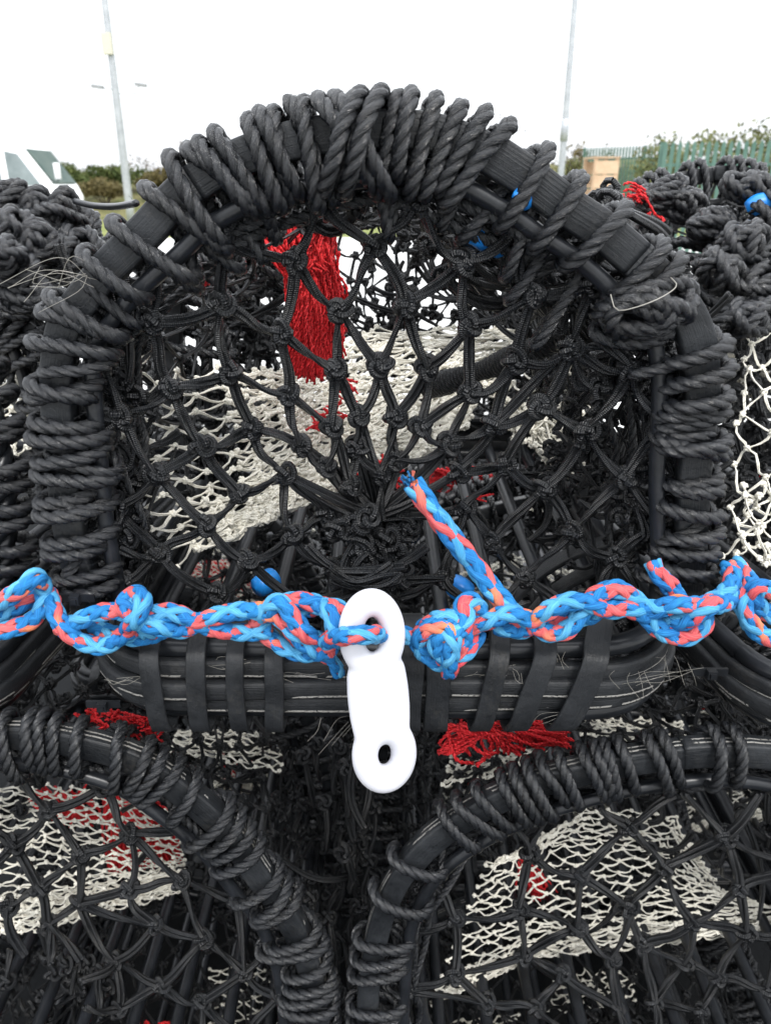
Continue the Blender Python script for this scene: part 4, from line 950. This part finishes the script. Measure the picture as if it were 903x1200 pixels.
# poles
galv = plain('galvanised_steel', (.34, .36, .38), (.46, .48, .50), .45, .5, 4, 60, 0, .35)
lampm = plain('grey_lamp_housing', (.22, .23, .24), (.3, .31, .32), .5); boxm = plain('cream_enclosure', (.50, .48, .38), (.58, .56, .46), .6)
lp = at(151, 235, 32); root = empty('floodlight_pole', (lp[0], 32, 0)); tag(root, 'tall grey floodlight pole with a cream box at the left', 'pole')
mb = MB(); P = np.stack([np.zeros(20), np.zeros(20), np.linspace(0, 12, 20)], 1); mb.tube(P, np.linspace(.155, .10, 20), 14); mb.build('shaft', galv, root)
zb = at(128, 52, 32)[2]; mb = MB(); mb.box((-.05, -.17, zb), (.17, .09, .34)); mb.build('cabinet', boxm, root, False)
zl = at(136, 106, 32)[2]
for sx, dz, ln in ((-1, .06, .42), (1, -.12, .75)):
    mb = MB(); mb.tube(cat([(0, -.02, zl+dz*.5-.02), (sx*ln*.6, -.02, zl+dz-.0), (sx*ln, -.02, zl+dz+.02)], .05), .022, 6); mb.build('arm', galv, root)
    mb = MB(); mb.box((sx*(ln+.22), -.02, zl+dz+(.06 if sx < 0 else .30)), (.20, .13, .05), np.array([[math.cos(.12), 0, math.sin(.12)], [0, 1, 0], [-math.sin(.12), 0, math.cos(.12)]])); h_ = mb.build('floodlight', lampm, root, False)
    mb = MB(); mb.tube(cat([(sx*ln, -.02, zl+dz+.02), (sx*(ln+.16), -.02, zl+dz+(.05 if sx < 0 else .28))], .05), .015, 6); mb.build('bracket', galv, root)
rpx = at(660, 165, 30); root = empty('lamp_post', (rpx[0], 30, 0)); tag(root, 'slim grey pole rising behind the right shoulder of the middle pot', 'pole')
mb = MB(); P = np.stack([np.zeros(20), np.zeros(20), np.linspace(0, 11, 20)], 1); mb.tube(P, np.linspace(.125, .085, 20), 14); mb.build('shaft', galv, root)
mb = MB(); mb.tube(np.array([[0, 0, 2.9], [0, 0, 3.6]]), .14, 14); mb.build('collar', galv, root)
mb = MB(); mb.tube(cat([(0, 0, 10.9), (.2, 0, 11.2), (1.2, 0, 11.4)], .1), .04, 8); mb.box((1.4, 0, 11.4), (.35, .14, .06)); mb.build('lamp_head', lampm, root)

# white tipper truck
def truck():
    wh = plain('white_paint', (.78, .78, .78), (.83, .83, .83), .3, .5, 2, 30, 0); gl = plain('dark_green_glass', (.02, .05, .04), (.05, .08, .065), .5, .3, 2, 30, 0)
    gl2 = plain('painted_reflection_glass', (.12, .15, .15), (.22, .26, .26), .2, .6, 1, 30, 0); bl = plain('black_rubber_trim', (.02, .02, .02), (.03, .03, .03), .6); gr = plain('grey_body_steel', (.18, .19, .2), (.26, .27, .28), .5)  # side window glass: sky reflection put into its pale colour
    fx = at(74, 200, 22.5)[0]-.22; root = empty('tipper_truck', (fx, 22.5, 0)); tag(root, 'white tipper truck with a dark side window parked on the far left', 'truck')
    # cab profile in xz (x back from the nose)
    prof = [(0, .45), (0, 1.15), (-.12, 1.45), (-.80, 2.42), (-.95, 2.50), (-2.0, 2.52), (-2.05, .45)]
    def ext(prof, y0, y1, name, m, parent=root):
        n = len(prof); me = bpy.data.meshes.new(name)
        V = [(x, y0, z) for x, z in prof]+[(x, y1, z) for x, z in prof]
        F = [tuple(range(n)), tuple(range(2*n-1, n-1, -1))]+[(i, i+n, (i+1) % n+n, (i+1) % n) for i in range(n)]
        me.from_pydata(V, [], F); me.materials.append(m); o = bpy.data.objects.new(name, me); C.objects.link(o); o.parent = parent
        bv = o.modifiers.new('b', 'BEVEL'); bv.width = .02; bv.segments = 2; return o
    ext(prof, -.0, 1.9, 'cab', wh)
    ext([(-.42, 1.45), (-.95, 2.25), (-1.30, 2.32), (-1.30, 1.45)], -.012, .02, 'side_window', gl2)
    ext([(-1.5, 1.5), (-1.5, 2.25), (-1.85, 2.25), (-1.85, 1.5)], -.012, .02, 'rear_window', gl)
    ext([(-.14, 1.50), (-.76, 2.36), (-.73, 2.39), (-.11, 1.52)], .12, 1.78, 'windscreen', gl)
    ext([(-2.2, .95), (-2.2, 2.40), (-5.4, 2.40), (-5.4, .95)], -.05, 1.95, 'tipper_body', wh)
    ext([(-2.15, 2.42), (-2.15, 2.48), (-5.45, 2.48), (-5.45, 2.42)], -.08, 2.0, 'top_rail', gr)
    ext([(.0, .35), (.0, .95), (-5.4, .75), (-5.4, .55), (-2, .45)], .2, 1.7, 'chassis', bl)
    mb = MB(); mb.tube(cat([(-.15, -.02, 1.6), (.10, -.22, 1.55), (.16, -.24, 1.62)], .03), .014, 6); arm = mb.build('mirror', bl, root)
    mb = MB(); mb.box((.16, -.25, 1.82), (.07, .05, .20)); mb.build('mirror_shell', wh, arm)
    for x in (-1.0, -4.3):
        for y in (.14, 1.76):
            mb = MB(); t = np.linspace(0, 2*PI, 33); c = np.stack([x+.30*np.cos(t), np.full(33, y), .40+.30*np.sin(t)], 1); mb.tube(c, .10, 8, cap=False); w_ = mb.build('wheel', bl, root)
            mb = MB(); P = np.array([[x, y-.05, .4], [x, y+.05, .4]]); mb.tube(P, .22, 16); mb.build('rim', gr, w_)
truck()
# tan crate by the far fence
cr = at(704, 187, 17.5); root = empty('wooden_crate', (cr[0], 17.5, 0)); tag(root, 'tan wooden crate top showing between the hoop and the right-hand pot', 'crate')
wood = plain('pale_plywood', (.42, .29, .18), (.52, .38, .25), .7, .3, 5, 60, .001)
zt = at(700, 185, 17.5)[2]
mb = MB()
for k in range(7): mb.box((0, -.5, .1+k*(zt-.1)/7+.08), (.24, .012, (zt-.1)/14-.012))
for k in range(7): mb.box((0, .5, .1+k*(zt-.1)/7+.08), (.24, .012, (zt-.1)/14-.012))
mb.build('side_board', wood, root, False)
mb = MB(); [mb.box((-.21+.14*k, 0, zt), (.062, .52, .012)) for k in range(4)]; mb.build('lid', wood, root, False)
mb = MB(); [mb.box((x, y, zt/2), (.035, .035, zt/2-.02)) for x in (-.22, .22) for y in (-.46, .46)]; mb.build('corner_post', wood, root, False)

# ================================================================== world, light, camera
w = bpy.data.worlds.new('World'); SC.world = w; w.use_nodes = True; nt = w.node_tree; nt.nodes.clear()
out = nt.nodes.new('ShaderNodeOutputWorld'); bg = nt.nodes.new('ShaderNodeBackground'); bg.inputs[1].default_value = .10
sky = nt.nodes.new('ShaderNodeTexSky'); sky.sky_type = 'NISHITA'; sky.sun_disc = False; sky.sun_elevation = math.radians(48); sky.sun_rotation = math.radians(160)
sky.dust_density = 2
# unbroken pale cloud cover in front of the blue
cl = nt.nodes.new('ShaderNodeRGB'); cl.outputs[0].default_value = (11.2, 11.5, 12.0, 1)
mx = nt.nodes.new('ShaderNodeMix'); mx.data_type = 'RGBA'
nz = nt.nodes.new('ShaderNodeTexNoise'); nz.inputs['Scale'].default_value = 1.6; nz.inputs['Detail'].default_value = 4
tc = nt.nodes.new('ShaderNodeTexCoord'); nt.links.new(tc.outputs['Generated'], nz.inputs['Vector'])
fac = ramp(nt, nz.outputs['Fac'], [(.3, (.90,)*3), (.6, (.98,)*3)])
nt.links.new(fac, mx.inputs['Factor']); nt.links.new(sky.outputs[0], mx.inputs['A']); nt.links.new(cl.outputs[0], mx.inputs['B'])
sz = nt.nodes.new('ShaderNodeSeparateXYZ'); nt.links.new(tc.outputs['Generated'], sz.inputs[0])
# overcast sky: brighter overhead than at the horizon
g = ramp(nt, sz.outputs[2], [(0.0, (.72,)*3), (.25, (.85,)*3), (1.0, (1.0,)*3)])
gm = math_node(nt, 'MULTIPLY', math_node(nt, 'POWER', g, 3.2), 1.95)
vm = nt.nodes.new('ShaderNodeVectorMath'); vm.operation = 'SCALE'; nt.links.new(mx.outputs['Result'], vm.inputs[0]); nt.links.new(gm, vm.inputs['Scale'])
nt.links.new(vm.outputs[0], bg.inputs[0]); nt.links.new(bg.outputs[0], out.inputs[0])
sd = bpy.data.lights.new('sun', 'SUN'); sd.energy = 1.5; sd.angle = math.radians(10); sd.color = (1, .97, .93)
so = bpy.data.objects.new('sun', sd); C.objects.link(so); so.rotation_euler = (math.radians(38), 0, math.radians(20))
cam = bpy.data.cameras.new('camera'); co = bpy.data.objects.new('camera', cam); C.objects.link(co)
co.location = (0, -DC, ZC); co.rotation_euler = (math.radians(90)-PITCH, 0, 0)
cam.sensor_fit = 'VERTICAL'; cam.sensor_height = 36; cam.lens = FP/1200*36; cam.clip_start = .02; cam.clip_end = 3000
cam.dof.use_dof = True; cam.dof.focus_distance = .60; cam.dof.aperture_fstop = 12
SC.camera = co
SC.view_settings.view_transform = 'Standard'; SC.view_settings.look = 'None'; SC.view_settings.exposure = .6; SC.view_settings.gamma = 1
print('polys', sum(len(o.data.polygons) for o in SC.objects if o.type == 'MESH'))
